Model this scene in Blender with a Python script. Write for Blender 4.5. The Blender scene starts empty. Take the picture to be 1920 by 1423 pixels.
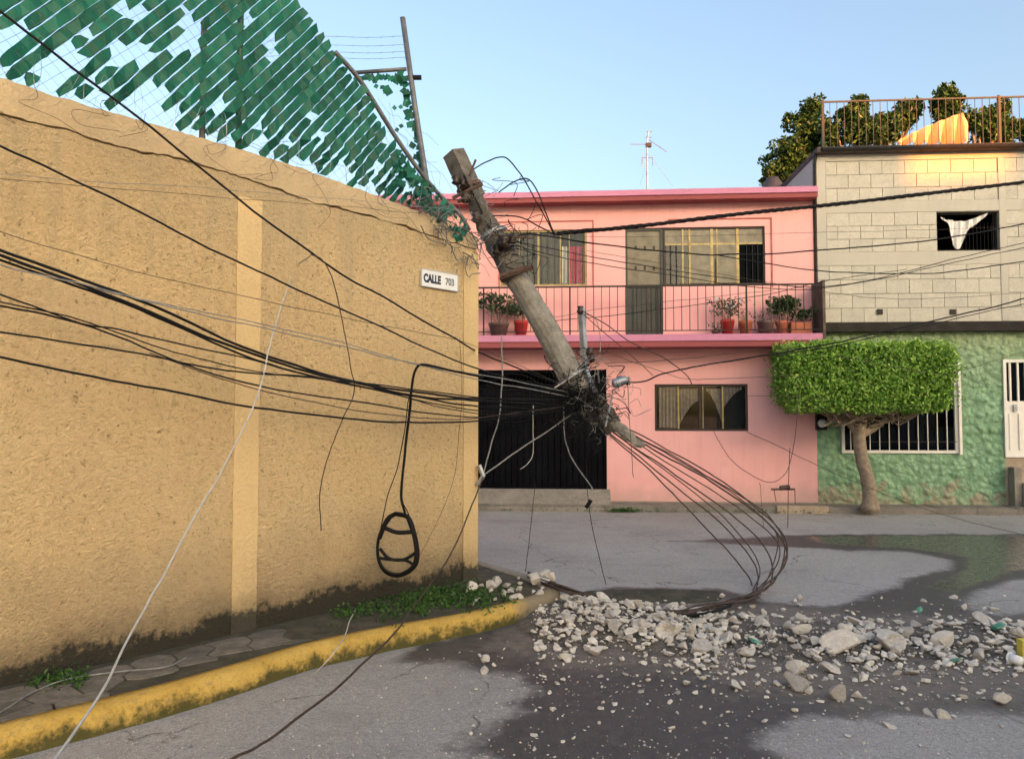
import bpy, bmesh, math, random
import numpy as np
from mathutils import Vector, Matrix, noise as mn

random.seed(7); np.random.seed(7); R = math.radians
scene = bpy.context.scene
COL = scene.collection

# ------------------------------------------------------------------ camera, sky, sun, exposure
F, CX, CY, EYE, PITCH = 1420.0, 960.0, 711.5, 1.7, R(2.56)
cam_d = bpy.data.cameras.new('camera'); cam = bpy.data.objects.new('camera', cam_d); COL.objects.link(cam)
cam.location = (0, 0, EYE); cam.rotation_euler = (R(90) + PITCH, 0, 0)
cam_d.sensor_width = 36; cam_d.lens = F / 1920 * 36; cam_d.clip_start = 0.05; cam_d.clip_end = 3000
scene.camera = cam
SUN_EL, SUN_AZ = R(12.0), R(180 - 32)
world = bpy.data.worlds.new('World'); scene.world = world; world.use_nodes = True
wn_ = world.node_tree.nodes; bg = wn_['Background']
sky = wn_.new('ShaderNodeTexSky'); sky.sky_type = 'NISHITA'; sky.sun_disc = False
sky.sun_elevation = SUN_EL; sky.sun_rotation = SUN_AZ; sky.air_density = 1.0; sky.dust_density = 6.5; sky.ozone_density = 1.0
world.node_tree.links.new(sky.outputs[0], bg.inputs[0]); bg.inputs[1].default_value = 0.15
sun_d = bpy.data.lights.new('sun', 'SUN'); sun_d.energy = 4.0; sun_d.angle = R(0.7); sun_d.color = (1.0, 0.27, 0.01)
sun = bpy.data.objects.new('sun', sun_d); COL.objects.link(sun)
SUNV = Vector((math.sin(SUN_AZ) * math.cos(SUN_EL), math.cos(SUN_AZ) * math.cos(SUN_EL), math.sin(SUN_EL)))
sun.rotation_euler = SUNV.to_track_quat('Z', 'Y').to_euler(); sun.location = (-5, -20, 30)
vs = scene.view_settings; vs.view_transform = 'Standard'; vs.look = 'None'; vs.gamma = 1.0; vs.use_curve_mapping = False
vs.exposure = 1.75

# ------------------------------------------------------------------ pixel -> ray helpers
def ray(px, py):
    v = -(py - CY) / F
    return Vector(((px - CX) / F, math.cos(PITCH) - math.sin(PITCH) * v, math.sin(PITCH) + math.cos(PITCH) * v))
def P(px, py, Y):
    r = ray(px, py); return Vector((0, 0, EYE)) + r * (Y / r.y)
def G(px, py, z=0.0):
    r = ray(px, py); return Vector((0, 0, EYE)) + r * ((z - EYE) / r.z)
class Plane:
    """vertical plane: A + u*d + o*n, n towards the street"""
    def __init__(s, A, B):
        s.A = Vector((A[0], A[1], 0)); s.d = Vector((B[0] - A[0], B[1] - A[1], 0)).normalized()
        s.n = Vector((s.d.y, -s.d.x, 0))
    def uz(s, px, py, o=0.0):
        r = ray(px, py); c = Vector((0, 0, EYE)); t = ((s.A + s.n * o - c).dot(s.n)) / r.dot(s.n)
        p = c + r * t; return ((p - s.A).dot(s.d), p.z)
    def w(s, u, z, o=0.0):
        return s.A + s.d * u + s.n * o + Vector((0, 0, z))

# ------------------------------------------------------------------ mesh helpers
class MB:
    def __init__(s): s.v = []; s.f = []; s.smooth = False
    def add(s, vs_, fs):
        b = len(s.v); s.v += [tuple(v) for v in vs_]; s.f += [tuple(i + b for i in f) for f in fs]
    def hexa(s, p):
        s.add(p, [(0, 3, 2, 1), (4, 5, 6, 7), (0, 1, 5, 4), (1, 2, 6, 5), (2, 3, 7, 6), (3, 0, 4, 7)])
    def box(s, a, b):
        (x0, y0, z0), (x1, y1, z1) = a, b
        s.hexa([(x0, y0, z0), (x1, y0, z0), (x1, y1, z0), (x0, y1, z0), (x0, y0, z1), (x1, y0, z1), (x1, y1, z1), (x0, y1, z1)])
    def pbox(s, pl, u0, u1, z0, z1, o0, o1):
        s.hexa([pl.w(u0, z0, o1), pl.w(u1, z0, o1), pl.w(u1, z0, o0), pl.w(u0, z0, o0),
                pl.w(u0, z1, o1), pl.w(u1, z1, o1), pl.w(u1, z1, o0), pl.w(u0, z1, o0)])
    def tube(s, pts, r, n=6, r1=None, caps=True):
        pts = [Vector(p) for p in pts]; m = len(pts); rings = []
        t0 = (pts[1] - pts[0]).normalized(); up = Vector((0, 0, 1)) if abs(t0.z) < .9 else Vector((1, 0, 0))
        nn = t0.cross(up).normalized()
        for i, p in enumerate(pts):
            t = (pts[min(i + 1, m - 1)] - pts[max(i - 1, 0)]).normalized()
            nn = (nn - t * nn.dot(t)).normalized(); bb = t.cross(nn)
            rr = (r[i] if isinstance(r, (list, tuple)) else (r if r1 is None else r + (r1 - r) * i / (m - 1)))
            rings.append([p + (nn * math.cos(2 * math.pi * k / n) + bb * math.sin(2 * math.pi * k / n)) * rr for k in range(n)])
        fs = []
        for i in range(m - 1):
            for k in range(n):
                fs.append((i * n + k, i * n + (k + 1) % n, (i + 1) * n + (k + 1) % n, (i + 1) * n + k))
        if caps: fs.append(tuple(range(n - 1, -1, -1))); fs.append(tuple((m - 1) * n + k for k in range(n)))
        s.add([v for rg in rings for v in rg], fs)
    def prism(s, poly, z0, z1):
        n = len(poly)
        s.add([(p[0], p[1], z0) for p in poly] + [(p[0], p[1], z1) for p in poly],
              [tuple(range(n - 1, -1, -1)), tuple(range(n, 2 * n))] + [(i, (i + 1) % n, n + (i + 1) % n, n + i) for i in range(n)])
    def holes(s, pl, u0, u1, z0, z1, hs, of, ob):
        us = sorted(set([u0, u1] + [x for h in hs for x in h[:2]])); zs = sorted(set([z0, z1] + [x for h in hs for x in h[2:]]))
        us = [x for x in us if u0 <= x <= u1]; zs = [x for x in zs if z0 <= x <= z1]
        inh = lambda u, z: any(h[0] < u < h[1] and h[2] < z < h[3] for h in hs)
        for i in range(len(us) - 1):
            for j in range(len(zs) - 1):
                a, b, c, d = us[i], us[i + 1], zs[j], zs[j + 1]
                if inh((a + b) / 2, (c + d) / 2): continue
                s.add([pl.w(a, c, of), pl.w(b, c, of), pl.w(b, d, of), pl.w(a, d, of)], [(0, 1, 2, 3)])
                s.add([pl.w(a, c, ob), pl.w(b, c, ob), pl.w(b, d, ob), pl.w(a, d, ob)], [(3, 2, 1, 0)])
        for (a, b, c, d) in [(u0, u1, z0, z1)] + list(hs):
            s.add([pl.w(a, c, of), pl.w(b, c, of), pl.w(b, c, ob), pl.w(a, c, ob)], [(0, 1, 2, 3)])
            s.add([pl.w(a, d, of), pl.w(b, d, of), pl.w(b, d, ob), pl.w(a, d, ob)], [(0, 1, 2, 3)])
            s.add([pl.w(a, c, of), pl.w(a, d, of), pl.w(a, d, ob), pl.w(a, c, ob)], [(0, 1, 2, 3)])
            s.add([pl.w(b, c, of), pl.w(b, d, of), pl.w(b, d, ob), pl.w(b, c, ob)], [(0, 1, 2, 3)])
    def mesh(s, name, mat, smooth=False):
        me = bpy.data.meshes.new(name); me.from_pydata(s.v, [], s.f); me.update()
        if mat: me.materials.append(mat)
        if smooth: me.polygons.foreach_set('use_smooth', [True] * len(me.polygons))
        return me

def link(o, parent=None):
    COL.objects.link(o)
    if parent is not None:
        o.parent = parent
        base = parent
        while base.parent is not None: base = base.parent
        if parent is base: o.matrix_parent_inverse = Matrix.Translation(-Vector(base.location))
        else: o.matrix_parent_inverse = Matrix.Translation(-Vector(parent.location))
    return o
def tag(o, label=None, cat=None, group=None, kind=None):
    for k, v in (('label', label), ('category', cat), ('group', group), ('kind', kind)):
        if v: o[k] = v
    return o
def thing(name, label, cat, loc, group=None):
    o = bpy.data.objects.new(name, None); o.location = loc; o.empty_display_size = .1; COL.objects.link(o)
    return tag(o, label, cat, group)
def part(name, mb, mat, parent, smooth=False, label=None, kind=None):
    o = bpy.data.objects.new(name, mb if isinstance(mb, bpy.types.Mesh) else mb.mesh(name, mat, smooth))
    link(o, parent); return tag(o, label, None, None, kind)
def solo(name, mb, mat, label, cat, group=None, kind=None, smooth=False):
    me = mb.mesh(name, mat, smooth)
    co = np.empty(len(me.vertices) * 3); me.vertices.foreach_get('co', co); co = co.reshape(-1, 3)
    b = Vector(((co[:, 0].min() + co[:, 0].max()) / 2, (co[:, 1].min() + co[:, 1].max()) / 2, co[:, 2].min()))
    me.transform(Matrix.Translation(-b)); o = bpy.data.objects.new(name, me); o.location = b; COL.objects.link(o)
    return tag(o, label, cat, group, kind)
def struct(name, mb, mat, parent=None, smooth=False):
    o = bpy.data.objects.new(name, mb.mesh(name, mat, smooth)); link(o, parent)
    if parent is None: o['kind'] = 'structure'
    return o
def spline(pts, n=10):
    pts = [Vector(p) for p in pts]
    if len(pts) == 2: pts = [pts[0], pts[0].lerp(pts[1], .5), pts[1]]
    q = [pts[0] * 2 - pts[1]] + pts + [pts[-1] * 2 - pts[-2]]; out = []
    for i in range(1, len(q) - 2):
        p0, p1, p2, p3 = q[i - 1:i + 3]
        # centripetal-ish catmull rom
        for k in range(n):
            t = k / n
            out.append(.5 * ((2 * p1) + (-p0 + p2) * t + (2 * p0 - 5 * p1 + 4 * p2 - p3) * t * t + (-p0 + 3 * p1 - 3 * p2 + p3) * t ** 3))
    out.append(pts[-1]); return out

# ------------------------------------------------------------------ materials
def new_mat(name):
    m = bpy.data.materials.new(name); m.use_nodes = True; nt = m.node_tree
    return m, nt, nt.nodes['Principled BSDF'], nt.nodes['Material Output']
def N(nt, t, **kw):
    n = nt.nodes.new(t)
    for k, v in kw.items():
        if k in n.inputs: n.inputs[k].default_value = v
        else: setattr(n, k, v)
    return n
def coords(nt, scale=(1, 1, 1), kind='geo'):
    g = N(nt, 'ShaderNodeNewGeometry') if kind == 'geo' else N(nt, 'ShaderNodeTexCoord')
    mp = N(nt, 'ShaderNodeMapping'); mp.inputs['Scale'].default_value = scale
    nt.links.new(g.outputs['Position' if kind == 'geo' else 'Object'], mp.inputs[0]); return mp.outputs[0]
def noise(nt, vec, scale, detail=4, rough=.55, dist=0.):
    n = N(nt, 'ShaderNodeTexNoise'); n.inputs['Scale'].default_value = scale; n.inputs['Detail'].default_value = detail
    n.inputs['Roughness'].default_value = rough; n.inputs['Distortion'].default_value = dist
    nt.links.new(vec, n.inputs['Vector']); return n.outputs['Fac']
def ramp(nt, fac, stops):
    r = N(nt, 'ShaderNodeValToRGB'); e = r.color_ramp.elements
    while len(e) < len(stops): e.new(0.5)
    for el, (p, c) in zip(e, stops): el.position = p; el.color = (c, c, c, 1) if isinstance(c, (int, float)) else (*c, 1)
    nt.links.new(fac, r.inputs[0]); return r.outputs[0]
def mix(nt, fac, a, b, mode='MIX'):
    m = N(nt, 'ShaderNodeMix'); m.data_type = 'RGBA'; m.blend_type = mode
    for i, x in ((0, fac), (6, a), (7, b)):
        if isinstance(x, (int, float)): m.inputs[i].default_value = x if i == 0 else (x, x, x, 1)
        elif isinstance(x, tuple): m.inputs[i].default_value = (*x, 1)
        else: nt.links.new(x, m.inputs[i])
    return m.outputs[2]
def math_(nt, op, a, b=0.0, clamp=False):
    m = N(nt, 'ShaderNodeMath'); m.operation = op; m.use_clamp = clamp
    for i, x in ((0, a), (1, b)):
        if isinstance(x, (int, float)): m.inputs[i].default_value = x
        else: nt.links.new(x, m.inputs[i])
    return m.outputs[0]
def bump(nt, bsdf, h, strength=.5, dist=.01):
    b = N(nt, 'ShaderNodeBump'); b.inputs['Strength'].default_value = strength; b.inputs['Distance'].default_value = dist
    nt.links.new(h, b.inputs['Height']); nt.links.new(b.outputs[0], bsdf.inputs['Normal'])
def sep_z(nt):
    g = N(nt, 'ShaderNodeNewGeometry'); s = N(nt, 'ShaderNodeSeparateXYZ'); nt.links.new(g.outputs['Position'], s.inputs[0]); return s.outputs
def simple(name, col, rough=.7, metal=0., var=.25, nscale=6, bmp=0., spec=.4, kind='geo'):
    m, nt, b, o = new_mat(name); c = coords(nt, kind=kind)
    f = noise(nt, c, nscale, 5)
    lo = tuple(x * (1 - var) for x in col); hi = tuple(min(1, x * (1 + var)) for x in col)
    nt.links.new(ramp(nt, f, [(.3, lo), (.7, hi)]), b.inputs['Base Color'])
    b.inputs['Roughness'].default_value = rough; b.inputs['Metallic'].default_value = metal; b.inputs['Specular IOR Level'].default_value = spec
    if bmp: bump(nt, b, noise(nt, c, nscale * 6, 4), .6, bmp)
    return m

def damp_foot(nt, c, base):
    z = sep_z(nt)[2]; n2 = noise(nt, c, 2.6, 6, .65); n3 = noise(nt, c, 22, 4, .7)
    zz = math_(nt, 'ADD', z, math_(nt, 'MULTIPLY', math_(nt, 'SUBTRACT', n2, .5), .36)); zz = math_(nt, 'ADD', zz, math_(nt, 'MULTIPLY', math_(nt, 'SUBTRACT', n3, .5), .22))
    damp = ramp(nt, math_(nt, 'MULTIPLY', zz, .5), [(.112, .97), (.145, .5), (.23, .14), (.42, 0.)])
    return mix(nt, damp, base, (.036, .036, .03))
def mat_stucco():
    m, nt, b, o = new_mat('yellow_stucco'); c = coords(nt); cst = coords(nt, (1, 1, 1.35))
    big = noise(nt, c, .9, 5, .6); mid = noise(nt, c, 5, 4, .6); zone = noise(nt, c, .55, 3, .5)
    strokes = noise(nt, cst, 26, 5, .7, .45); fine = noise(nt, c, 95, 3, .65); dots = noise(nt, c, 26, 3, .6)
    base = ramp(nt, big, [(.25, (.70, .515, .265)), (.55, (.78, .59, .315)), (.8, (.82, .64, .36))])
    base = mix(nt, ramp(nt, mid, [(.35, .0), (.75, .5)]), base, (.75, .52, .285))
    base = mix(nt, ramp(nt, strokes, [(.30, .8), (.47, 0.)]), base, (.42, .28, .135))
    base = mix(nt, ramp(nt, fine, [(.30, .5), (.48, 0.)]), base, (.52, .36, .18))
    base = mix(nt, math_(nt, 'MULTIPLY', ramp(nt, dots, [(.29, 1.), (.36, 0.)]), .75), base, (.17, .105, .055))
    base = mix(nt, ramp(nt, strokes, [(.55, 0.), (.72, .5)]), base, (.88, .73, .47))
    base = mix(nt, ramp(nt, zone, [(.5, 0.), (.72, .35)]), base, (.66, .53, .34))
    z = sep_z(nt)[2]; cs = coords(nt, (5, 5, .3)); n2 = noise(nt, cs, 1.4, 5, .65); n4 = noise(nt, c, 2.0, 5, .65)
    dz = ramp(nt, math_(nt, 'MULTIPLY', math_(nt, 'ADD', z, math_(nt, 'MULTIPLY', math_(nt, 'SUBTRACT', n2, .5), 2.2)), .25), [(.66, 0.), (.9, .5)])
    base = mix(nt, dz, base, (.45, .37, .235))
    splash = ramp(nt, math_(nt, 'ADD', math_(nt, 'MULTIPLY', z, .5), math_(nt, 'MULTIPLY', math_(nt, 'SUBTRACT', n4, .5), .9)), [(.16, .5), (.5, 0.)]); base = mix(nt, splash, base, (.44, .33, .20)); base = damp_foot(nt, c, base)
    nt.links.new(base, b.inputs['Base Color']); b.inputs['Roughness'].default_value = .93; b.inputs['Specular IOR Level'].default_value = .15
    h = math_(nt, 'ADD', strokes, math_(nt, 'MULTIPLY', fine, .5)); bump(nt, b, h, 1.0, .036); return m
def mat_plaster(name, col, streak, vs_=.0, bm=.004, damp=False):
    m, nt, b, o = new_mat(name); c = coords(nt); cs = coords(nt, (4, 4, .35))
    f = noise(nt, c, .9, 5, .6); s = noise(nt, cs, 2.2, 5, .65); g = noise(nt, c, 14, 4, .6)
    base = ramp(nt, f, [(.3, tuple(x * .92 for x in col)), (.7, tuple(min(1, x * 1.05) for x in col))])
    base = mix(nt, ramp(nt, s, [(.5, 0.), (.85, .4)]), base, streak)
    base = mix(nt, ramp(nt, g, [(.55, 0.), (.9, .22)]), base, streak)
    if damp: base = damp_foot(nt, c, base)
    nt.links.new(base, b.inputs['Base Color']); b.inputs['Roughness'].default_value = .85; b.inputs['Specular IOR Level'].default_value = .2
    bump(nt, b, noise(nt, c, 40, 4), .5, bm); return m
def mat_pink():
    m, nt, b, o = new_mat('pink_paint'); c = coords(nt); cs = coords(nt, (9, 9, .45)); z = sep_z(nt)[2]
    f = noise(nt, c, .7, 5, .6); st = noise(nt, cs, 1.2, 5, .7); g = noise(nt, c, 9, 5, .65); bl = noise(nt, c, 2.3, 5, .6)
    base = ramp(nt, f, [(.3, (.75, .38, .365)), (.7, (.83, .45, .435))])
    base = mix(nt, ramp(nt, bl, [(.55, 0.), (.8, .35)]), base, (.84, .53, .50))
    base = mix(nt, ramp(nt, st, [(.52, 0.), (.8, .42)]), base, (.60, .31, .29))
    base = mix(nt, ramp(nt, g, [(.6, 0.), (.85, .3)]), base, (.52, .30, .27))
    foot = ramp(nt, math_(nt, 'ADD', math_(nt, 'MULTIPLY', z, .6), math_(nt, 'MULTIPLY', math_(nt, 'SUBTRACT', bl, .5), .5)), [(.1, .65), (.3, 0.)]); base = mix(nt, foot, base, (.50, .34, .30))
    nt.links.new(base, b.inputs['Base Color']); b.inputs['Roughness'].default_value = .85; b.inputs['Specular IOR Level'].default_value = .2
    bump(nt, b, math_(nt, 'ADD', g, noise(nt, c, 45, 4)), .5, .004); return m
def mat_green():
    m, nt, b, o = new_mat('green_wall_paint'); c = coords(nt)
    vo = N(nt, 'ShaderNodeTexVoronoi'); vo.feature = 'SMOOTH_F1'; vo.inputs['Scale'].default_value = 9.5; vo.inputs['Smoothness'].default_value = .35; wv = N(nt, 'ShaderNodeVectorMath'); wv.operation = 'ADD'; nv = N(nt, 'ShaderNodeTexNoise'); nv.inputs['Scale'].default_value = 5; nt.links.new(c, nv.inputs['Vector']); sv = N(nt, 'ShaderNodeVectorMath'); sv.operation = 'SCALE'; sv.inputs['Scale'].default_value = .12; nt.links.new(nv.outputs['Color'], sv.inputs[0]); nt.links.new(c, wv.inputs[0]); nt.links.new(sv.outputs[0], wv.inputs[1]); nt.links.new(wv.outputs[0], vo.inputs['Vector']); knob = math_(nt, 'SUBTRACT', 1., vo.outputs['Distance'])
    f = noise(nt, c, 1.6, 5, .6); g = noise(nt, c, 13, 4, .6); w = noise(nt, c, 3.1, 5, .7); z = sep_z(nt)[2]
    base = ramp(nt, f, [(.3, (.155, .29, .165)), (.7, (.25, .42, .26))])
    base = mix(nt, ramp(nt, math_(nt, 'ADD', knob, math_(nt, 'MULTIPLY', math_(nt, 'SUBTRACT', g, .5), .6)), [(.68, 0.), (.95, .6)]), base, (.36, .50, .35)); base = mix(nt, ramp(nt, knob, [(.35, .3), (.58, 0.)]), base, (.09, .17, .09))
    up = ramp(nt, math_(nt, 'MULTIPLY', z, .25), [(.5, 0.), (.78, .6)]); base = mix(nt, up, base, (.27, .31, .16))
    lowz = math_(nt, 'ADD', math_(nt, 'MULTIPLY', z, .5), math_(nt, 'MULTIPLY', math_(nt, 'SUBTRACT', w, .5), 1.1))
    base = mix(nt, ramp(nt, lowz, [(.08, .8), (.2, 0.)]), base, (.30, .25, .18))
    nt.links.new(base, b.inputs['Base Color']); b.inputs['Roughness'].default_value = .6; b.inputs['Specular IOR Level'].default_value = .3
    bump(nt, b, math_(nt, 'ADD', math_(nt, 'MULTIPLY', knob, 1.2), math_(nt, 'MULTIPLY', g, .8)), 1., .035); return m
def mat_road():
    m, nt, b, o = new_mat('asphalt'); c = coords(nt)
    wa = N(nt, 'ShaderNodeAttribute', attribute_name='wet').outputs['Fac']; pa = N(nt, 'ShaderNodeAttribute', attribute_name='puddle').outputs['Fac']
    ma = N(nt, 'ShaderNodeAttribute', attribute_name='mud').outputs['Fac']
    n1 = noise(nt, c, 2.2, 6, .6); n2 = noise(nt, c, 14, 5, .65); grit = noise(nt, c, 160, 2, .7); big = noise(nt, c, .6, 4)
    edge = math_(nt, 'ADD', math_(nt, 'MULTIPLY', math_(nt, 'SUBTRACT', n1, .5), .8), math_(nt, 'MULTIPLY', math_(nt, 'SUBTRACT', n2, .5), .42))
    wet = ramp(nt, math_(nt, 'ADD', wa, edge), [(.36, 0.), (.62, 1.)]); pud = ramp(nt, math_(nt, 'ADD', pa, edge), [(.45, 0.), (.58, 1.)])
    mud = ramp(nt, math_(nt, 'ADD', ma, math_(nt, 'MULTIPLY', edge, 1.6)), [(.3, 0.), (.75, .9)])
    dry = ramp(nt, big, [(.3, (.34, .33, .315)), (.7, (.44, .425, .405))])
    dry = mix(nt, ramp(nt, n2, [(.4, 0.), (.8, .35)]), dry, (.19, .178, .165))
    m3 = noise(nt, c, 38, 5, .75); gr = ramp(nt, grit, [(.35, (.45, .45, .45)), (.65, (1.3, 1.3, 1.3))]); dry = mix(nt, .75, dry, gr, 'MULTIPLY')
    dry = mix(nt, .8, dry, ramp(nt, m3, [(.3, (.62, .6, .58)), (.52, (1, 1, 1)), (.75, (1.22, 1.2, 1.16))]), 'MULTIPLY')
    ve = N(nt, 'ShaderNodeTexVoronoi'); ve.feature = 'DISTANCE_TO_EDGE'; ve.inputs['Scale'].default_value = .55; nd = N(nt, 'ShaderNodeTexNoise'); nd.inputs['Scale'].default_value = 3.0; nd.inputs['Detail'].default_value = 6; nt.links.new(c, nd.inputs['Vector'])
    va = N(nt, 'ShaderNodeVectorMath'); va.operation = 'MULTIPLY_ADD'; va.inputs[1].default_value = (.5, .5, .5); nt.links.new(nd.outputs['Color'], va.inputs[0]); nt.links.new(c, va.inputs[2]); nt.links.new(va.outputs[0], ve.inputs['Vector'])
    crack = math_(nt, 'MULTIPLY', ramp(nt, ve.outputs['Distance'], [(.0, .85), (.006, 0.)]), ramp(nt, n1, [(.42, 0.), (.55, 1.)])); dry = mix(nt, crack, dry, (.05, .047, .043))
    stain = noise(nt, c, 1.3, 6, .7); dry = mix(nt, ramp(nt, stain, [(.52, 0.), (.75, .45)]), dry, (.15, .138, .125))
    wc = ramp(nt, n2, [(.3, (.030, .030, .033)), (.75, (.095, .090, .087))])
    base = mix(nt, math_(nt, 'MULTIPLY', wet, .96), dry, wc); base = mix(nt, pud, base, ramp(nt, n2, [(.35, (.04, .04, .04)), (.7, (.10, .096, .09))]))
    base = mix(nt, mud, base, mix(nt, n2, (.075, .062, .052), (.27, .235, .20)))
    nt.links.new(base, b.inputs['Base Color'])
    ro = mix(nt, wet, .88, ramp(nt, n2, [(.3, .38), (.7, .62)])); ro = mix(nt, pud, ro, ramp(nt, n2, [(.4, .2), (.7, .42)])); ro = mix(nt, mud, ro, .85)
    nt.links.new(ro, b.inputs['Roughness']); b.inputs['Specular IOR Level'].default_value = .5
    dryness = math_(nt, 'SUBTRACT', 1., pud)
    h = math_(nt, 'MULTIPLY', math_(nt, 'ADD', grit, math_(nt, 'MULTIPLY', n2, .6)), dryness); bump(nt, b, h, .8, .008); return m
def mat_kerb():
    m, nt, b, o = new_mat('worn_yellow_kerb'); c = coords(nt); p = sep_z(nt); z = p[2]
    n1 = noise(nt, c, 5, 6, .7); n2 = noise(nt, c, 24, 5, .7); n3 = noise(nt, c, 1.4, 3)
    base = ramp(nt, n1, [(.3, (.44, .275, .05)), (.7, (.56, .38, .10))])
    base = mix(nt, ramp(nt, n2, [(.54, 0.), (.70, .8)]), base, (.25, .19, .10)); base = mix(nt, ramp(nt, noise(nt, c, 60, 4, .7), [(.3, .5), (.5, 0.)]), base, (.22, .15, .05))
    zz = math_(nt, 'ADD', math_(nt, 'MULTIPLY', z, 5.2), math_(nt, 'ADD', math_(nt, 'MULTIPLY', math_(nt, 'SUBTRACT', n1, .5), 1.5), math_(nt, 'MULTIPLY', math_(nt, 'SUBTRACT', n2, .5), .9)))
    base = mix(nt, ramp(nt, zz, [(.12, .95), (.30, .55), (.48, .0)]), base, mix(nt, n2, (.03, .035, .012), (.09, .085, .03)))
    # bare concrete towards the tip of the corner
    x = math_(nt, 'ADD', p[0], math_(nt, 'MULTIPLY', math_(nt, 'SUBTRACT', n1, .5), .3))
    base = mix(nt, ramp(nt, x, [(.02, 0.), (.14, .85)]), base, (.19, .165, .13))
    top = math_(nt, 'ADD', z, math_(nt, 'MULTIPLY', math_(nt, 'SUBTRACT', n3, .5), .03))
    nt.links.new(base, b.inputs['Base Color']); b.inputs['Roughness'].default_value = .85; b.inputs['Specular IOR Level'].default_value = .2
    bump(nt, b, math_(nt, 'ADD', n1, n2), .7, .012); return m
def mat_concrete(name, col, dark, scale=9, bm=.012, kind='geo', ov=.5):
    m, nt, b, o = new_mat(name); c = coords(nt, kind=kind); f = noise(nt, c, scale, 6, .65); g = noise(nt, c, scale * 7, 4, .7)
    oi = N(nt, 'ShaderNodeObjectInfo')
    base = ramp(nt, f, [(.3, dark), (.65, col)]); base = mix(nt, ramp(nt, g, [(.3, .45), (.5, 0.)]), base, tuple(x * .4 for x in dark))
    base = mix(nt, ov, base, ramp(nt, oi.outputs['Random'], [(0., (.5, .5, .5)), (.5, (1, .97, .92)), (1., (1.2, 1.15, 1.05))]), 'MULTIPLY')
    nt.links.new(base, b.inputs['Base Color']); b.inputs['Roughness'].default_value = .92; b.inputs['Specular IOR Level'].default_value = .2
    bump(nt, b, math_(nt, 'ADD', f, math_(nt, 'MULTIPLY', g, .5)), .8, bm); return m
def mat_leaf(name, stops, trans=.3):
    m, nt, b, o = new_mat(name); a = N(nt, 'ShaderNodeAttribute', attribute_name='rnd').outputs['Fac']
    col = ramp(nt, a, stops); nt.links.new(col, b.inputs['Base Color']); b.inputs['Roughness'].default_value = .45; b.inputs['Specular IOR Level'].default_value = .35
    t = N(nt, 'ShaderNodeBsdfTranslucent'); nt.links.new(col, t.inputs[0]); mx = N(nt, 'ShaderNodeMixShader'); mx.inputs[0].default_value = trans
    nt.links.new(b.outputs[0], mx.inputs[1]); nt.links.new(t.outputs[0], mx.inputs[2]); nt.links.new(mx.outputs[0], o.inputs[0]); return m
def mat_glass(name, tint=(.75, .76, .74), gl=.02, rough=.03):
    m, nt, b, o = new_mat(name); nt.nodes.remove(b)
    t = N(nt, 'ShaderNodeBsdfTransparent'); t.inputs[0].default_value = (*tint, 1)
    g = N(nt, 'ShaderNodeBsdfGlossy'); g.inputs['Roughness'].default_value = rough; g.inputs[0].default_value = (.9, .95, 1, 1)
    lw = N(nt, 'ShaderNodeLayerWeight'); lw.inputs[0].default_value = .35
    f = math_(nt, 'ADD', math_(nt, 'MULTIPLY', lw.outputs['Fresnel'], .10), gl, True)
    mx = N(nt, 'ShaderNodeMixShader'); nt.links.new(f, mx.inputs[0]); nt.links.new(t.outputs[0], mx.inputs[1]); nt.links.new(g.outputs[0], mx.inputs[2])
    nt.links.new(mx.outputs[0], o.inputs[0]); return m
def mat_slat():
    m, nt, b, o = new_mat('green_plastic_slat'); a = N(nt, 'ShaderNodeAttribute', attribute_name='rnd').outputs['Fac']
    col = ramp(nt, a, [(0., (.006, .075, .045)), (.45, (.011, .135, .085)), (.8, (.018, .19, .12)), (1., (.045, .27, .18))])
    nt.links.new(col, b.inputs['Base Color']); b.inputs['Roughness'].default_value = .5; b.inputs['Specular IOR Level'].default_value = .35
    t = N(nt, 'ShaderNodeBsdfTranslucent'); nt.links.new(col, t.inputs[0]); mx = N(nt, 'ShaderNodeMixShader'); mx.inputs[0].default_value = .35
    nt.links.new(b.outputs[0], mx.inputs[1]); nt.links.new(t.outputs[0], mx.inputs[2]); nt.links.new(mx.outputs[0], o.inputs[0]); return m

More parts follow.
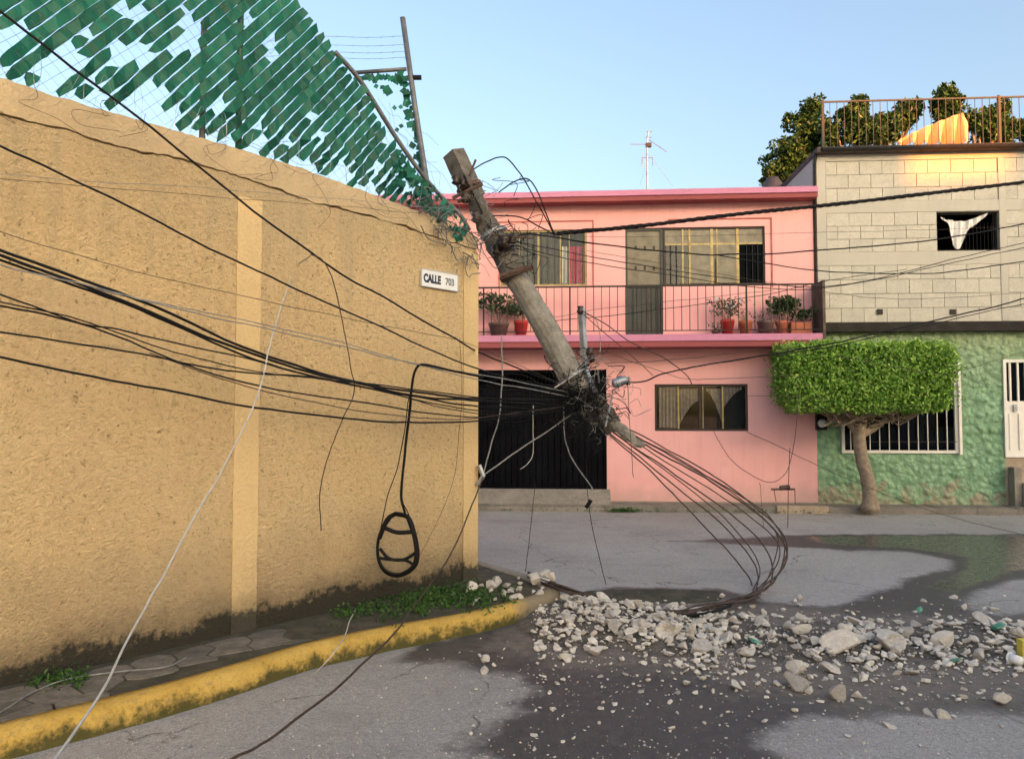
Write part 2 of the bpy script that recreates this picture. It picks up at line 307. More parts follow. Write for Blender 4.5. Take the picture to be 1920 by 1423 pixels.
M = dict(
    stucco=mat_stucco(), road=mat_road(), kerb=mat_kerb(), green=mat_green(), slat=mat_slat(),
    pilaster=mat_plaster('yellow_smooth_plaster', (.62, .46, .24), (.49, .355, .18), damp=True, bm=.03),
    coping=mat_plaster('weathered_coping_plaster', (.50, .39, .235), (.29, .245, .18), bm=.03),
    core=simple('bare_joint_mortar', (.06, .04, .025), .95),
    pink=mat_pink(),
    mauve=mat_plaster('mauve_paint', (.56, .24, .37), (.40, .17, .24)),
    maroon=mat_plaster('dark_red_paint', (.30, .085, .09), (.2, .07, .07)),
    line=simple('dark_red_trim', (.42, .12, .10), .8),
    block=mat_concrete('cream_concrete_block', (.55, .535, .46), (.47, .455, .39), 6, .006, ov=.14),
    mortar=simple('mortar', (.30, .28, .23), .95, bmp=.004, nscale=9),
    band=mat_plaster('raw_concrete_band', (.48, .465, .40), (.33, .315, .27), bm=.006),
    slab=mat_concrete('dark_slab_edge', (.16, .13, .11), (.08, .065, .055), 5, .01),
    asphalt_far=simple('far_ground', (.19, .18, .17), .95),
    pave=mat_concrete('pavement_concrete', (.30, .275, .24), (.19, .175, .15), 4, .01),
    paver=mat_concrete('grey_paving_stone', (.20, .185, .165), (.10, .095, .082), 8, .012),
    soil=mat_concrete('dark_sidewalk_soil', (.095, .088, .07), (.04, .042, .03), 7, .02),
    stone=mat_concrete('beige_step_stone', (.44, .36, .27), (.30, .24, .18), 5, .008, ov=.1),
    rubble=mat_concrete('broken_concrete', (.70, .67, .61), (.50, .47, .425), 7, .016, 'obj', ov=.45),
    pole=mat_concrete('weathered_pole_concrete', (.34, .325, .285), (.18, .17, .145), 9, .02, ov=.1),
    poletop=mat_concrete('sooty_pole_concrete', (.20, .185, .16), (.085, .078, .066), 9, .02, ov=.1),
    railm=simple('dull_rail_metal', (.035, .036, .04), .6, .2, .3, 12), fsteel=simple('dull_fence_steel', (.15, .155, .16), .6, .5, .3, 12), underslab=simple('shadow_line_slab_edge', (.022, .02, .018), .9, 0, .4, 6, .006), frostpane=simple('olive_obscured_pane', (.19, .175, .125), .4, 0, .3, 7),  # underslab: shadow line of the overhang painted in as near-black colour
    steel=simple('galvanised_steel', (.36, .39, .42), .45, .7, .3, 12),
    rust=simple('rusty_steel', (.11, .07, .052), .8, .3, .5, 18, .003),
    rebar=simple('rebar_steel', (.085, .062, .052), .7, .5, .4, 20),
    black=simple('black_cable_rubber', (.006, .006, .007), .6, 0, .3, 20, spec=.2),
    brown=simple('faded_brown_cable', (.055, .035, .025), .7, 0, .3, 20),
    grey=simple('grey_cable', (.22, .225, .22), .6, 0, .3, 20),
    white=simple('pale_cable', (.46, .45, .42), .6, 0, .15, 20),
    iron=simple('black_iron', (.012, .011, .012), .5, .3, .3, 12),
    gate=simple('black_gate_paint', (.0035, .004, .006), .6, 0, .5, 3, .0015, .05),
    dkbrown=simple('dark_brown_frame', (.035, .02, .015), .5, 0, .3, 8),
    olive=simple('gold_anodised_frame', (.30, .24, .11), .4, .5, .3, 8),
    olivepane=simple('olive_frosted_pane', (.155, .14, .095), .35, 0, .35, 5),
    greydoor=simple('dark_green_door', (.035, .042, .036), .45, 0, .3, 5),
    whitep=simple('white_paint', (.74, .72, .66), .55, 0, .08, 6),
    bluec=simple('blue_curtain', (.035, .03, .25), .9, 0, .4, 9),
    greyc=simple('grey_curtain', (.26, .28, .31), .9, 0, .25, 9),
    curtain=simple('taupe_curtain', (.55, .47, .42), .9, 0, .2, 14),
    redc=simple('magenta_curtain', (.62, .05, .15), .9, 0, .3, 12),
    cloth=simple('white_cloth', (.72, .70, .66), .9, 0, .12, 8),
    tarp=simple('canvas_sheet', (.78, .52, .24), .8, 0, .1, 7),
    bark=mat_concrete('bark', (.33, .27, .21), (.17, .135, .10), 14, .02),
    terra=simple('terracotta', (.42, .14, .075), .8, 0, .25, 9), redpot=simple('red_pot', (.40, .03, .03), .5, 0, .2, 9),
    brownpot=simple('brown_pot', (.14, .09, .08), .7, 0, .3, 9), tank=simple('black_tank', (.03, .035, .05), .5, 0, .2, 5),
    glass=mat_glass('window_glass'), darkglass=mat_glass('dark_glass', (.3, .3, .3), .03),
    signw=simple('sign_white', (.72, .74, .74), .45, 0, .05, 8), signb=simple('sign_blue_black', (.02, .025, .06), .5), signg=simple('sign_faded_ink', (.14, .17, .21), .5),
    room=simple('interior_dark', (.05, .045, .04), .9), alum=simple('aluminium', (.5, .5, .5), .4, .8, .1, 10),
    house=mat_plaster('unseen_house_plaster', (.5, .45, .38), (.4, .36, .3)),
    greenbit=simple('green_plastic_bit', (.10, .30, .21), .5, 0, .4, 12), cup=simple('white_plastic', (.8, .8, .78), .4, 0, .05, 8),
    yellowbit=simple('yellow_plastic', (.5, .42, .06), .5), insul=simple('brown_porcelain', (.03, .018, .014), .3),
    slatpost=simple('green_post_paint', (.01, .07, .045), .5),
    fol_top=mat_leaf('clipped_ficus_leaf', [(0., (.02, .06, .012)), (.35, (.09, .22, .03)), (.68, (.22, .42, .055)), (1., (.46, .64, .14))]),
    fol_dark=mat_leaf('background_tree_leaf', [(0., (.012, .032, .008)), (.5, (.038, .09, .02)), (1., (.10, .18, .04))]),
    fol_pot=mat_leaf('pot_plant_leaf', [(0., (.015, .04, .015)), (.5, (.04, .085, .03)), (1., (.12, .17, .07))]),
    fol_weed=mat_leaf('weed_leaf', [(0., (.015, .05, .01)), (.5, (.04, .12, .02)), (1., (.1, .2, .045))]),
    petal=simple('white_petal', (.8, .78, .74), .7),
)

# ------------------------------------------------------------------ key frames of the place
WH = 0.14                                                   # pavement height
wl = G(0, 1282, WH); wc = G(894, 1080, WH)
WALL = Plane((wc.x, wc.y), (wc.x + (wc.x - wl.x), wc.y + (wc.y - wl.y)))    # u = 0 at the corner, negative towards the viewer's left
fa = P(905, 775, 13.8); fb = P(1530, 775, 13.4)
FAC = Plane((fa.x, fa.y), (fb.x, fb.y))
fz = lambda py, o=0., px=1200: FAC.uz(px, py, o)[1]
fu = lambda px, o=0., py=775: FAC.uz(px, py, o)[0]
def frect(x0, x1, y0, y1, o=0.):
    a = FAC.uz(x0, y1, o); b = FAC.uz(x1, y0, o); return a[0], b[0], a[1], b[1]

# ------------------------------------------------------------------ ground and road
mb = MB(); mb.add([(-400, -400, -.03), (400, -400, -.03), (400, 400, -.03), (-400, 400, -.03)], [(0, 1, 2, 3)]); struct('ground', mb, M['asphalt_far'])
X0, X1, Y0, Y1, ST = -4.5, 13.0, 1.2, 14.2, .045
gx = np.arange(X0, X1, ST); gy = np.arange(Y0, Y1, ST); XX, YY = np.meshgrid(gx, gy); PTS = np.stack([XX.ravel(), YY.ravel()], 1)
def sdist(poly, pts):
    poly = np.array(poly); inside = np.zeros(len(pts), bool); dmin = np.full(len(pts), 1e9); n = len(poly)
    for i in range(n):
        a, b = poly[i], poly[(i + 1) % n]; ab = b - a; t = np.clip(((pts - a) @ ab) / (ab @ ab + 1e-12), 0, 1)
        dmin = np.minimum(dmin, np.linalg.norm(pts - (a + t[:, None] * ab), axis=1))
        c = (a[1] > pts[:, 1]) != (b[1] > pts[:, 1])
        xi = a[0] + (pts[:, 1] - a[1]) / (b[1] - a[1] + 1e-12) * (b[0] - a[0]); inside ^= c & (pts[:, 0] < xi)
    return np.where(inside, dmin, -dmin)
gp = lambda L: [tuple(G(x, y)[:2]) for x, y in L]
WET = [(800, 1205), (900, 1180), (1000, 1150), (1045, 1120), (1150, 1100), (1350, 1105), (1450, 1130), (1560, 1138), (1640, 1112), (1700, 1085), (1775, 1066), (1790, 1050), (1700, 1034),
       (1560, 1030), (1480, 1024), (1380, 1020), (1260, 1014), (1380, 1010), (1480, 1003), (1700, 1001), (2050, 1001), (2050, 1075), (1900, 1086), (1830, 1110), (1805, 1135), (1860, 1152), (2050, 1150), (2050, 1340), (1820, 1330),
       (1640, 1342), (1500, 1345), (1425, 1366), (1428, 1395), (1490, 1430), (1520, 1560), (1000, 1560), (930, 1440), (840, 1402), (900, 1375), (1000, 1335), (950, 1322), (1005, 1300), (985, 1268), (880, 1255), (830, 1240), (740, 1240)]
PUD = [(1500, 1006), (1700, 1003), (2050, 1003), (2050, 1058), (1900, 1072), (1830, 1094), (1790, 1110), (1740, 1100), (1810, 1066), (1815, 1046), (1700, 1028), (1560, 1022)]
MUD = [(960, 1180), (1040, 1125), (1150, 1110), (1420, 1130), (1600, 1150), (2050, 1160), (2050, 1320), (1800, 1325), (1640, 1335), (1400, 1300), (1250, 1250), (1050, 1250), (930, 1215)]
wet = np.clip(.5 + sdist(gp(WET), PTS) / .5, 0, 1); pud = np.clip(.5 + sdist(gp(PUD), PTS) / .5, 0, 1); mud = np.clip(.5 + sdist(gp(MUD), PTS) / .7, 0, 1)
zz = np.array([.006 * mn.noise(Vector((x * 1.3, y * 1.3, 0))) + .003 * mn.noise(Vector((x * 5, y * 5, 3))) for x, y in PTS]) * (1 - pud)
nx, ny = len(gx), len(gy); idx = np.arange(nx * ny).reshape(ny, nx)
quads = np.stack([idx[:-1, :-1], idx[:-1, 1:], idx[1:, 1:], idx[1:, :-1]], -1).reshape(-1, 4)
me = bpy.data.meshes.new('road'); me.from_pydata(np.column_stack([PTS, zz]).tolist(), [], quads.tolist()); me.materials.append(M['road'])
for nme, arr in (('wet', wet), ('puddle', pud), ('mud', mud)): me.attributes.new(nme, 'FLOAT', 'POINT').data.foreach_set('value', arr.astype(np.float32))
me.polygons.foreach_set('use_smooth', [True] * len(me.polygons))
road = bpy.data.objects.new('road', me); COL.objects.link(road); road['kind'] = 'structure'
# surrounding street beyond the detailed sheet
mb = MB()
for a, b, c, d in ((-60, X0, -30, 16), (X1 - ST, 60, -30, 16), (X0, X1 - ST, -30, Y0)):
    mb.add([(a, c, -.006), (b, c, -.006), (b, d, -.006), (a, d, -.006)], [(0, 1, 2, 3)])
struct('street_surface', mb, M['asphalt_far'])

# far pavement with kerb along the houses
UL, UR = -7.0, fu(1920) + 3.2
mb = MB(); seg = 60
for i in range(seg):
    u0 = UL + (UR - UL) * i / seg; u1 = UL + (UR - UL) * (i + 1) / seg - (.004 if i % 3 == 2 else 0)
    mb.pbox(FAC, u0, u1, -.02, .115 + .012 * mn.noise(Vector((i * .7, 0, 0))), -.02, .46 + .015 * mn.noise(Vector((i * .9, 4, 0))))
struct('far_pavement', mb, M['pave'])
mb = MB(); a = fu(1440); mb.pbox(FAC, a, fu(1532), -.02, .135, .462, .50); struct('far_kerb', mb, M['stone'])

# near pavement and yellow kerb
top_px = [(-420, 1482), (-200, 1425), (0, 1371), (160, 1331), (328, 1289), (470, 1248), (610, 1207), (760, 1176), (891, 1153), (980, 1130), (1030, 1114), (1047, 1104)]
KL = [G(x, y, WH) for x, y in top_px]
KL = spline([Vector((k.x, k.y, 0)) for k in KL], 8)
KL += [Vector((KL[-1].x - .02, KL[-1].y + .16, 0)), Vector((KL[-1].x - .22, KL[-1].y + .62, 0)), Vector((-.35, 8.15, 0)), Vector((-8, 8.9, 0))]
KW = .13
def offs(L, w):
    out = []
    for i, p in enumerate(L):
        t = (L[min(i + 1, len(L) - 1)] - L[max(i - 1, 0)]).normalized(); out.append(p + Vector((-t.y, t.x, 0)) * w)
    return out
KI = offs(KL, KW)
mb = MB(); rows = []
for i, (p, q) in enumerate(zip(KL, KI)):
    t = (p - q).normalized(); jz = .008 * mn.noise(Vector((p.x * 3, p.y * 3, 1))); jo = .012 * mn.noise(Vector((p.x * 4, p.y * 4, 9)))
    rows.append([p + t * (.022 + jo) + Vector((0, 0, -.02)), p + t * (.018 + jo) + Vector((0, 0, .05)), p + t * (.008 + jo) + Vector((0, 0, WH - .025 + jz)), p - t * .018 + Vector((0, 0, WH + jz)), p - t * .07 + Vector((0, 0, WH + .004 + jz)), q + Vector((0, 0, WH - .002)), q + Vector((0, 0, -.02))])
k = len(rows[0])
mb.add([v for r in rows for v in r], [(i * k + j, (i + 1) * k + j, (i + 1) * k + j + 1, i * k + j + 1) for i in range(len(rows) - 5) for j in range(k - 1)])
struct('kerb', mb, M['kerb'], smooth=True)
mb = MB(); rows2 = rows[-5:]; mb.add([v for r in rows2 for v in r], [(i * k + j, (i + 1) * k + j, (i + 1) * k + j + 1, i * k + j + 1) for i in range(len(rows2) - 1) for j in range(k - 1)])
struct('cross_street_kerb', mb, M['pave'], smooth=True)
poly = [(p.x, p.y) for p in KI] + [(-9, 9.3), tuple(WALL.w(-.05, 0, -.3)[:2]), tuple(WALL.w(-14, 0, -.3)[:2])]
bmx = bmesh.new(); vv = [bmx.verts.new((x, y, WH - .02)) for x, y in poly]; bmx.faces.new(vv); bmesh.ops.triangulate(bmx, faces=bmx.faces[:])
me = bpy.data.meshes.new('pavement'); bmx.to_mesh(me); bmx.free(); me.materials.append(M['soil'])
if me.polygons[0].normal.z < 0: me.flip_normals()
pavement = bpy.data.objects.new('pavement', me); COL.objects.link(pavement); pavement['kind'] = 'structure'
# irregular paving stones, each one a piece of the pavement
def clip(poly, a, n):
    out = []
    for i in range(len(poly)):
        p, q = poly[i], poly[(i + 1) % len(poly)]; dp = (p - a).dot(n); dq = (q - a).dot(n)
        if dp >= 0: out.append(p)
        if dp * dq < 0: out.append(p + (q - p) * (dp / (dp - dq)))
    return out
rs = random.Random(3); cs = {}
for i in range(-2, 40):
    for j in range(-1, 7):
        cs[i, j] = Vector((-6.2 + i * .27 + (.135 if j % 2 else 0) + rs.uniform(-.05, .05), .0 + j * .2 + rs.uniform(-.04, .04)))
for (i, j), c in cs.items():
    pl_ = [c + Vector((x, y)) for x, y in ((-.4, -.4), (.4, -.4), (.4, .4), (-.4, .4))]
    for (a, b), q in cs.items():
        if (a, b) != (i, j) and abs(a - i) <= 2 and abs(b - j) <= 2: pl_ = clip(pl_, (c + q) / 2 + (c - q).normalized() * .008, (c - q).normalized()) if len(pl_) > 2 else pl_
    if len(pl_) < 3: continue
    # u along the wall, v away from it
    wpts = [WALL.w(p.x, 0, p.y) for p in pl_]
    wpts = [Vector((p.x, p.y)) for p in wpts]; wpts = clip(wpts, Vector(WALL.w(0, 0, .10)[:2]), Vector(WALL.n[:2]))
    for s_ in range(0, len(KI) - 5, 4):
        p, q = KI[s_], KI[s_ + 4]; t = (q - p).normalized()
        if len(wpts) > 2 and (Vector((p.x, p.y)) - wpts[0]).length < 1.3: wpts = clip(wpts, Vector((p.x, p.y)) + Vector((-t.y, t.x)) * .012, Vector((-t.y, t.x)))
    if len(wpts) < 3: continue
    ar = abs(sum(wpts[m_].x * wpts[(m_ + 1) % len(wpts)].y - wpts[(m_ + 1) % len(wpts)].x * wpts[m_].y for m_ in range(len(wpts)))) / 2
    if ar < .006: continue
    ctr = sum(wpts, Vector((0, 0))) / len(wpts); sunk = .012 * max(0, (c.x + 4.2)) + rs.uniform(-.004, .006)
    if c.x > -2.3: continue
    mb = MB(); mb.prism([ctr + (p - ctr) * 1.0 for p in wpts], WH - .06, WH - .006 - sunk * .4); part('paving_stone', mb, M['paver'], pavement)

# ------------------------------------------------------------------ yellow wall with cracked coping
wprof = lambda L, o=0.: [WALL.uz(x, y, o) for x, y in L]
TOP = wprof([(0, 143), (110, 180), (225, 213), (340, 246), (450, 278), (560, 312), (656, 347), (769, 389), (840, 415), (893, 442)])
CRK = wprof([(0, 216), (52, 230), (122, 244), (188, 268), (262, 287), (328, 297), (375, 311), (445, 331), (516, 356), (563, 373), (656, 398), (727, 416), (797, 440), (872, 463), (893, 470)])
TOP = [(-14, TOP[0][1] + .06)] + TOP; CRK = [(-14, CRK[0][1] + .05)] + CRK
ev = lambda L, u: float(np.interp(u, [p[0] for p in L], [p[1] for p in L]))
uu = np.arange(-14, 0.0001, .035); uu = np.append(uu[uu < -.02], 0.0)
jag = lambda u, s: .016 * mn.noise(Vector((u * 9, s, 0))) + .010 * mn.noise(Vector((u * 28, s, 5)))
crk = [ev(CRK, u) + jag(u, 1) for u in uu]; gap = [max(.004, .012 + .02 * mn.noise(Vector((u * 4, 7, 0))) + .007 * mn.noise(Vector((u * 22, 2, 0)))) for u in uu]
top = [ev(TOP, u) + jag(u, 4) * .8 for u in uu]
wall = thing('boundary_wall', 'tall rough yellow stucco boundary wall with cracked coping, along the pavement on the left', 'wall', WALL.w(-2, 0, 0))
TH = .2
mb = MB(); n = len(uu)
fr = [WALL.w(u, .0, 0) for u in uu] + [WALL.w(u, c, 0) for u, c in zip(uu, crk)] + [WALL.w(u, c, -TH) for u, c in zip(uu, crk)] + [WALL.w(u, 0, -TH) for u in uu]
mb.add(fr, [(r * n + i, r * n + i + 1, (r + 1) * n + i + 1, (r + 1) * n + i) for r in range(3) for i in range(n - 1)] + [(n - 1, 4 * n - 1, 3 * n - 1, 2 * n - 1)])
part('stucco_face', mb, M['stucco'], wall)
mb = MB(); bo = [c + g for c, g in zip(crk, gap)]; fo = [.004 + .006 * mn.noise(Vector((u * 5, 3, 3))) for u in uu]
fr = [WALL.w(u, c, f) for u, c, f in zip(uu, bo, fo)] + [WALL.w(u, (c + t) / 2, f + .004) for u, c, t, f in zip(uu, bo, top, fo)] + [WALL.w(u, t - .012, f) for u, t, f in zip(uu, top, fo)] + [WALL.w(u, t, -.02) for u, t in zip(uu, top)] + [WALL.w(u, t, -TH) for u, t in zip(uu, top)] + [WALL.w(u, c, -TH) for u, c in zip(uu, bo)]
mb.add(fr, [(r * n + i, r * n + i + 1, (r + 1) * n + i + 1, (r + 1) * n + i) for r in range(5) for i in range(n - 1)] + [(5 * n + i, 5 * n + i + 1, i + 1, i) for i in range(n - 1)] + [(n - 1, 6 * n - 1, 5 * n - 1, 4 * n - 1, 3 * n - 1, 2 * n - 1)])
part('coping', mb, M['coping'], wall)
mb = MB(); cu = uu[:-1:6]
for i in range(len(cu) - 1): mb.pbox(WALL, cu[i], cu[i + 1], ev(CRK, cu[i]) - .1, ev(CRK, cu[i]) + .1, -.16, -.05)
part('crack_core', mb, M['core'], wall)
for (xa, xb, yt, yb) in ((440, 486, 372, 1010), (868, 894, 474, 1090)):
    a = WALL.uz(xa, 700)[0]; b = WALL.uz(xb, 700)[0]; zt = ev(CRK, a) - .05 if xa > 500 else WALL.uz(463, yt)[1]; b = min(b, .006); mb = MB()
    zs = np.linspace(.05, zt, 40); ro = .014 if xa > 500 else .010
    L = [WALL.w(a + .006 * mn.noise(Vector((z * 6, xa, 0))), z, ro) for z in zs]; Rr = [WALL.w(b + (.006 * mn.noise(Vector((z * 6, xb, 1))) if xa < 500 else .006), z, ro) for z in zs]
    L0 = [WALL.w(a, z, -.01) for z in zs]; R0 = [WALL.w(b + .006, z, -.01) for z in zs]; m_ = len(zs)
    mb.add(L0 + L + Rr + R0, [(r * m_ + i, (r + 1) * m_ + i, (r + 1) * m_ + i + 1, r * m_ + i + 1) for r in range(3) for i in range(m_ - 1)])
    part('pilaster', mb, M['pilaster'], wall)
# return of the wall along the cross street
mb = MB(); c0 = WALL.w(0, 0, -.005); rd = Vector((-1, .1, 0)).normalized(); rn = Vector((-rd.y, rd.x, 0))
RET = Plane((c0.x, c0.y), (c0.x - rd.x, c0.y - rd.y))
mb.pbox(RET, -8, -.17, 0, ev(TOP, 0) - .05, -.01, -.2); part('return_wall', mb, M['stucco'], wall)

# street name plate
u0, z1 = WALL.uz(787, 507); u1, z0 = WALL.uz(856, 551); zm = WALL.uz(856, 520)[1]
sg = thing('street_sign', 'small white street name plate reading CALLE 703 on the yellow wall', 'sign', WALL.w((u0 + u1) / 2, z0, .02))
mb = MB(); mb.pbox(WALL, u0, u1, z0 + .015, zm + .02, .012, .022); part('plate', mb, M['signw'], sg)
mb = MB(); zb, zt = z0 + .015, zm + .02
for q in ((u0, u1, zb, zb + .008), (u0, u1, zt - .008, zt), (u0, u0 + .008, zb + .008, zt - .008), (u1 - .008, u1, zb + .008, zt - .008)): mb.pbox(WALL, *q, .022, .026)
part('rim', mb, M['alum'], sg)
def text_mesh(name, s, size, mat, u, z, o, pl, bold=.006, xs=1.):
    cv = bpy.data.curves.new(name, 'FONT'); cv.body = s; cv.size = size; cv.offset = bold; cv.extrude = .001
    to = bpy.data.objects.new(name, cv); COL.objects.link(to); dg = bpy.context.evaluated_depsgraph_get(); me = bpy.data.meshes.new_from_object(to.evaluated_get(dg))
    bpy.data.objects.remove(to); mt = Matrix((( pl.d.x * xs, 0, pl.n.x, 0), (pl.d.y * xs, 0, pl.n.y, 0), (0, 1, 0, 0), (0, 0, 0, 1)))
    me.transform(Matrix.Translation(pl.w(u, z, o)) @ mt); me.name = name; me.materials.clear(); me.materials.append(mat); return me
H = zt - zb; W_ = u1 - u0
part('lettering', text_mesh('lettering', 'CALLE', H * .62, M['signb'], u0 + W_ * .06, zb + H * .28, .0235, WALL, .006, W_ * .50 / (H * .62 * 3.15)), M['signb'], sg)
part('number', text_mesh('number', '703', H * .55, M['signg'], u0 + W_ * .64, zb + H * .30, .0235, WALL, .003, W_ * .29 / (H * .55 * 1.75)), M['signg'], sg)

# ------------------------------------------------------------------ chain-link fence with woven green slats
fence = thing('chain_link_fence', 'torn chain-link fence woven with green plastic strips, on top of the yellow wall', 'fence', WALL.w(-2, ev(TOP, -2), -.1))
FO = -.09; s2 = math.sqrt(.5)
edge_px = [(-600, -900), (540, -10), (575, 40), (612, 88), (650, 125), (700, 205), (740, 262), (775, 318), (812, 360), (850, 398), (880, 432)]
EDG = [WALL.uz(x, y, FO) for x, y in edge_px]; EDG[0] = (-14, ev(TOP, -14) + 1.75); EDG.insert(1, (EDG[1][0] - .35, ev(TOP, EDG[1][0]) + 1.75))
def ftop(u): return min(ev(EDG, u), ev(TOP, u) + 1.75)
HOLES = [(350, 60, 34, 62), (255, 105, 30, 40), (125, 112, 44, 34), (505, 85, 20, 34), (405, 205, 22, 22), (585, 225, 15, 22), (240, 25, 40, 18), (285, 175, 45, 20), (25, 60, 24, 26), (215, 105, 22, 55), (455, 40, 14, 18), (705, 305, 16, 22), (700, 318, 26, 14), (300, 220, 60, 22), (770, 350, 22, 30), (150, 60, 22, 14), (90, 150, 30, 14), (180, 170, 24, 20), (640, 330, 20, 12)]
HOLES = [(*WALL.uz(x, y, FO), w, h) for x, y, w, h in HOLES]
def inhole(u, z):
    for (hu, hz, w, h) in HOLES:
        sc = .8 / (330. if hu < -2.5 else 260.)
        if ((u - hu) / (w * sc)) ** 2 + ((z - hz) / (h * sc)) ** 2 < 1: return True
    return False
pitch = .074; cell = .058; rs = random.Random(11)
ustart = -6.9
def slat_mesh(cells):
    V, Fc, A = [], [], []
    for (quad, a) in cells:
        b = len(V); V += quad; Fc.append((b, b + 1, b + 2, b + 3)); A += [a] * 4
    me = bpy.data.meshes.new('slat'); me.from_pydata([tuple(v) for v in V], [], Fc); me.materials.append(M['slat'])
    me.attributes.new('rnd', 'FLOAT', 'POINT').data.foreach_set('value', A); return me
RA = R(51); rc, rsn = math.cos(RA), math.sin(RA)
def ribbon(run, tone, si):
    """one plastic strip: a continuous ribbon woven over and under the wires"""
    V, Fc, A = [], [], []
    for i in range(len(run) + 1):
        u, z, k_, rag = run[min(i, len(run) - 1)]
        if i == len(run): u += cell * rc; z += cell * rsn; k_ += 1
        zt_ = ev(TOP, u); bul = -.10 * max(0, (u + 1.3)) * (z - zt_)
        end = i == 0 or i == len(run)
        hw = pitch * (.475 + .06 * mn.noise(Vector((k_ * .3, si * 3.3, 0))) + rs.uniform(-.02, .02) - rag * rs.uniform(-.03, .20)) * (rs.uniform(.55, 1) if end else 1)
        off = FO + (.007 if (k_ + si) % 2 else -.007) + rs.uniform(-.003, .003) + bul; tl = rs.uniform(-1, 1) * (.010 + .03 * rag); sh = rs.uniform(-1, 1) * rag * .03
        e1, e2 = (rs.uniform(-.03, .03), rs.uniform(-.03, .03)) if end else (0, 0)
        V += [WALL.w(u + (hw + sh) * rsn + e1 * rc, z - (hw - sh) * rc - rag * .02 + e1 * rsn, off + tl), WALL.w(u - (hw - sh) * rsn + e2 * rc, z + (hw + sh) * rc - rag * .02 + e2 * rsn, off - tl)]
        if i: b = 2 * i; Fc.append((b - 2, b, b + 1, b - 1)); A.append(min(1, max(0, tone + rs.uniform(-.2, .2))))
    me = bpy.data.meshes.new('slat'); me.from_pydata([tuple(v) for v in V], [], Fc); me.materials.append(M['slat'])
    me.attributes.new('rnd', 'FLOAT', 'FACE').data.foreach_set('value', A); part('slat', me, None, fence)
for si in range(0, 112):
    ub = -8.6 + si * pitch / rsn; run = []; tone = rs.uniform(.3, .7)
    for k_ in range(0, 66):
        z = 3.15 + k_ * cell * rsn; u = ub + k_ * cell * rc; ok = ustart < u < -.06
        if ok:
            zt_ = ev(TOP, u); droop = max(0, .02 + .10 * mn.noise(Vector((u * 3.5, 8, 0)))); low = (z - zt_) < .32
            ok = zt_ + .03 + droop < z < ftop(u) - .01 and not inhole(u, z)
            rag = min(1., (.5 if low else .05) + max(0, (u + 2.0)) * .3)
            if ok and rs.random() < .008 + (.05 if low else 0) + .03 * max(0, u + 1.8): ok = False
        if ok: run.append((u, z, k_, rag))
        else:
            if len(run) > 1: ribbon(run, tone, si)
            run = []
    if len(run) > 1: ribbon(run, tone, si)
# chain-link wire
mb = MB(); wst = .10
for dr in (1, -1):
    for si in range(-130, 70):
        pts = []
        for k_ in range(0, 26):
            z = 3.0 + k_ * .1; u = si * wst * 1.0 - 2 + dr * (z - 4) ; zt_ = ev(TOP, u)
            if u < ustart or u > -.02 or z < zt_ - .02 or z > ftop(u): 
                if len(pts) > 1: mb.tube(pts, .0013, 3, caps=False)
                pts = []; continue
            pts.append(WALL.w(u, z, FO + .004 * dr - .10 * max(0, (u + 1.3)) * (z - zt_)))
        if len(pts) > 1: mb.tube(pts, .0013, 3, caps=False)
part('wire_mesh', mb, M['fsteel'], fence)
# posts of the standing part and the bent top rail
for pxx in (452,):
    u = WALL.uz(pxx, 200, FO)[0]; mb = MB(); mb.tube([WALL.w(u, ev(TOP, u) - .1, FO - .03), WALL.w(u, ev(TOP, u) + 1.78, FO - .03)], .024, 10); part('post', mb, M['slatpost'], fence, True)
u = WALL.uz(383, 235, FO)[0]; mb = MB(); mb.tube([WALL.w(u, ev(TOP, u) - .1, FO - .03), WALL.w(u, ev(TOP, u) + .9, FO - .03)], .022, 10); part('post', mb, M['fsteel'], fence, True)
def fpt(x, y, o=FO): u, z = WALL.uz(x, y, o); return WALL.w(u, z, o)
mb = MB(); mb.tube(spline([fpt(628, 98, -.12), fpt(668, 142, -.12), fpt(700, 190, -.13), fpt(745, 262, -.14), fpt(790, 325, -.12), fpt(830, 372, -.10), fpt(862, 402, -.06), fpt(880, 432, -.05)], 6), .021, 10); part('bent_rail', mb, M['fsteel'], fence, True)
mb = MB(); mb.tube([WALL.w(-14, ev(TOP, -14) + 1.76, FO - .02), fpt(540, -12)], .02, 8); part('top_rail', mb, M['steel'], fence, True)
# barbed concertina wire in loops along the coping
rs = random.Random(5); mb = MB(); pts = []
for i in range(900):
    u = -6.5 + i / 900 * 6.4; a = i * .22; r = .17 + .05 * mn.noise(Vector((u * 2, 0, 0)))
    pts.append(WALL.w(u + .05 * math.cos(a * .7), ev(TOP, u) + .05 + r * math.sin(a) * .9, .03 + r * .55 * math.cos(a)))
mb.tube(pts, .0016, 3); part('barbed_coil', mb, M['steel'], fence)
for i in range(26):
    mb = MB(); u = rs.uniform(-6, -.1); p0 = WALL.w(u, ev(TOP, u) + rs.uniform(.02, .1), .02); pts = [p0]
    for _ in range(4): pts.append(pts[-1] + WALL.d * rs.uniform(-.22, .25) + Vector((0, 0, rs.uniform(-.16, .06))) + WALL.n * (.02 if pts[-1] is p0 else rs.uniform(-.0, .01)))
    mb.tube(spline(pts, 5), .0019, 3); part('loose_wire', mb, M['rust'], fence)

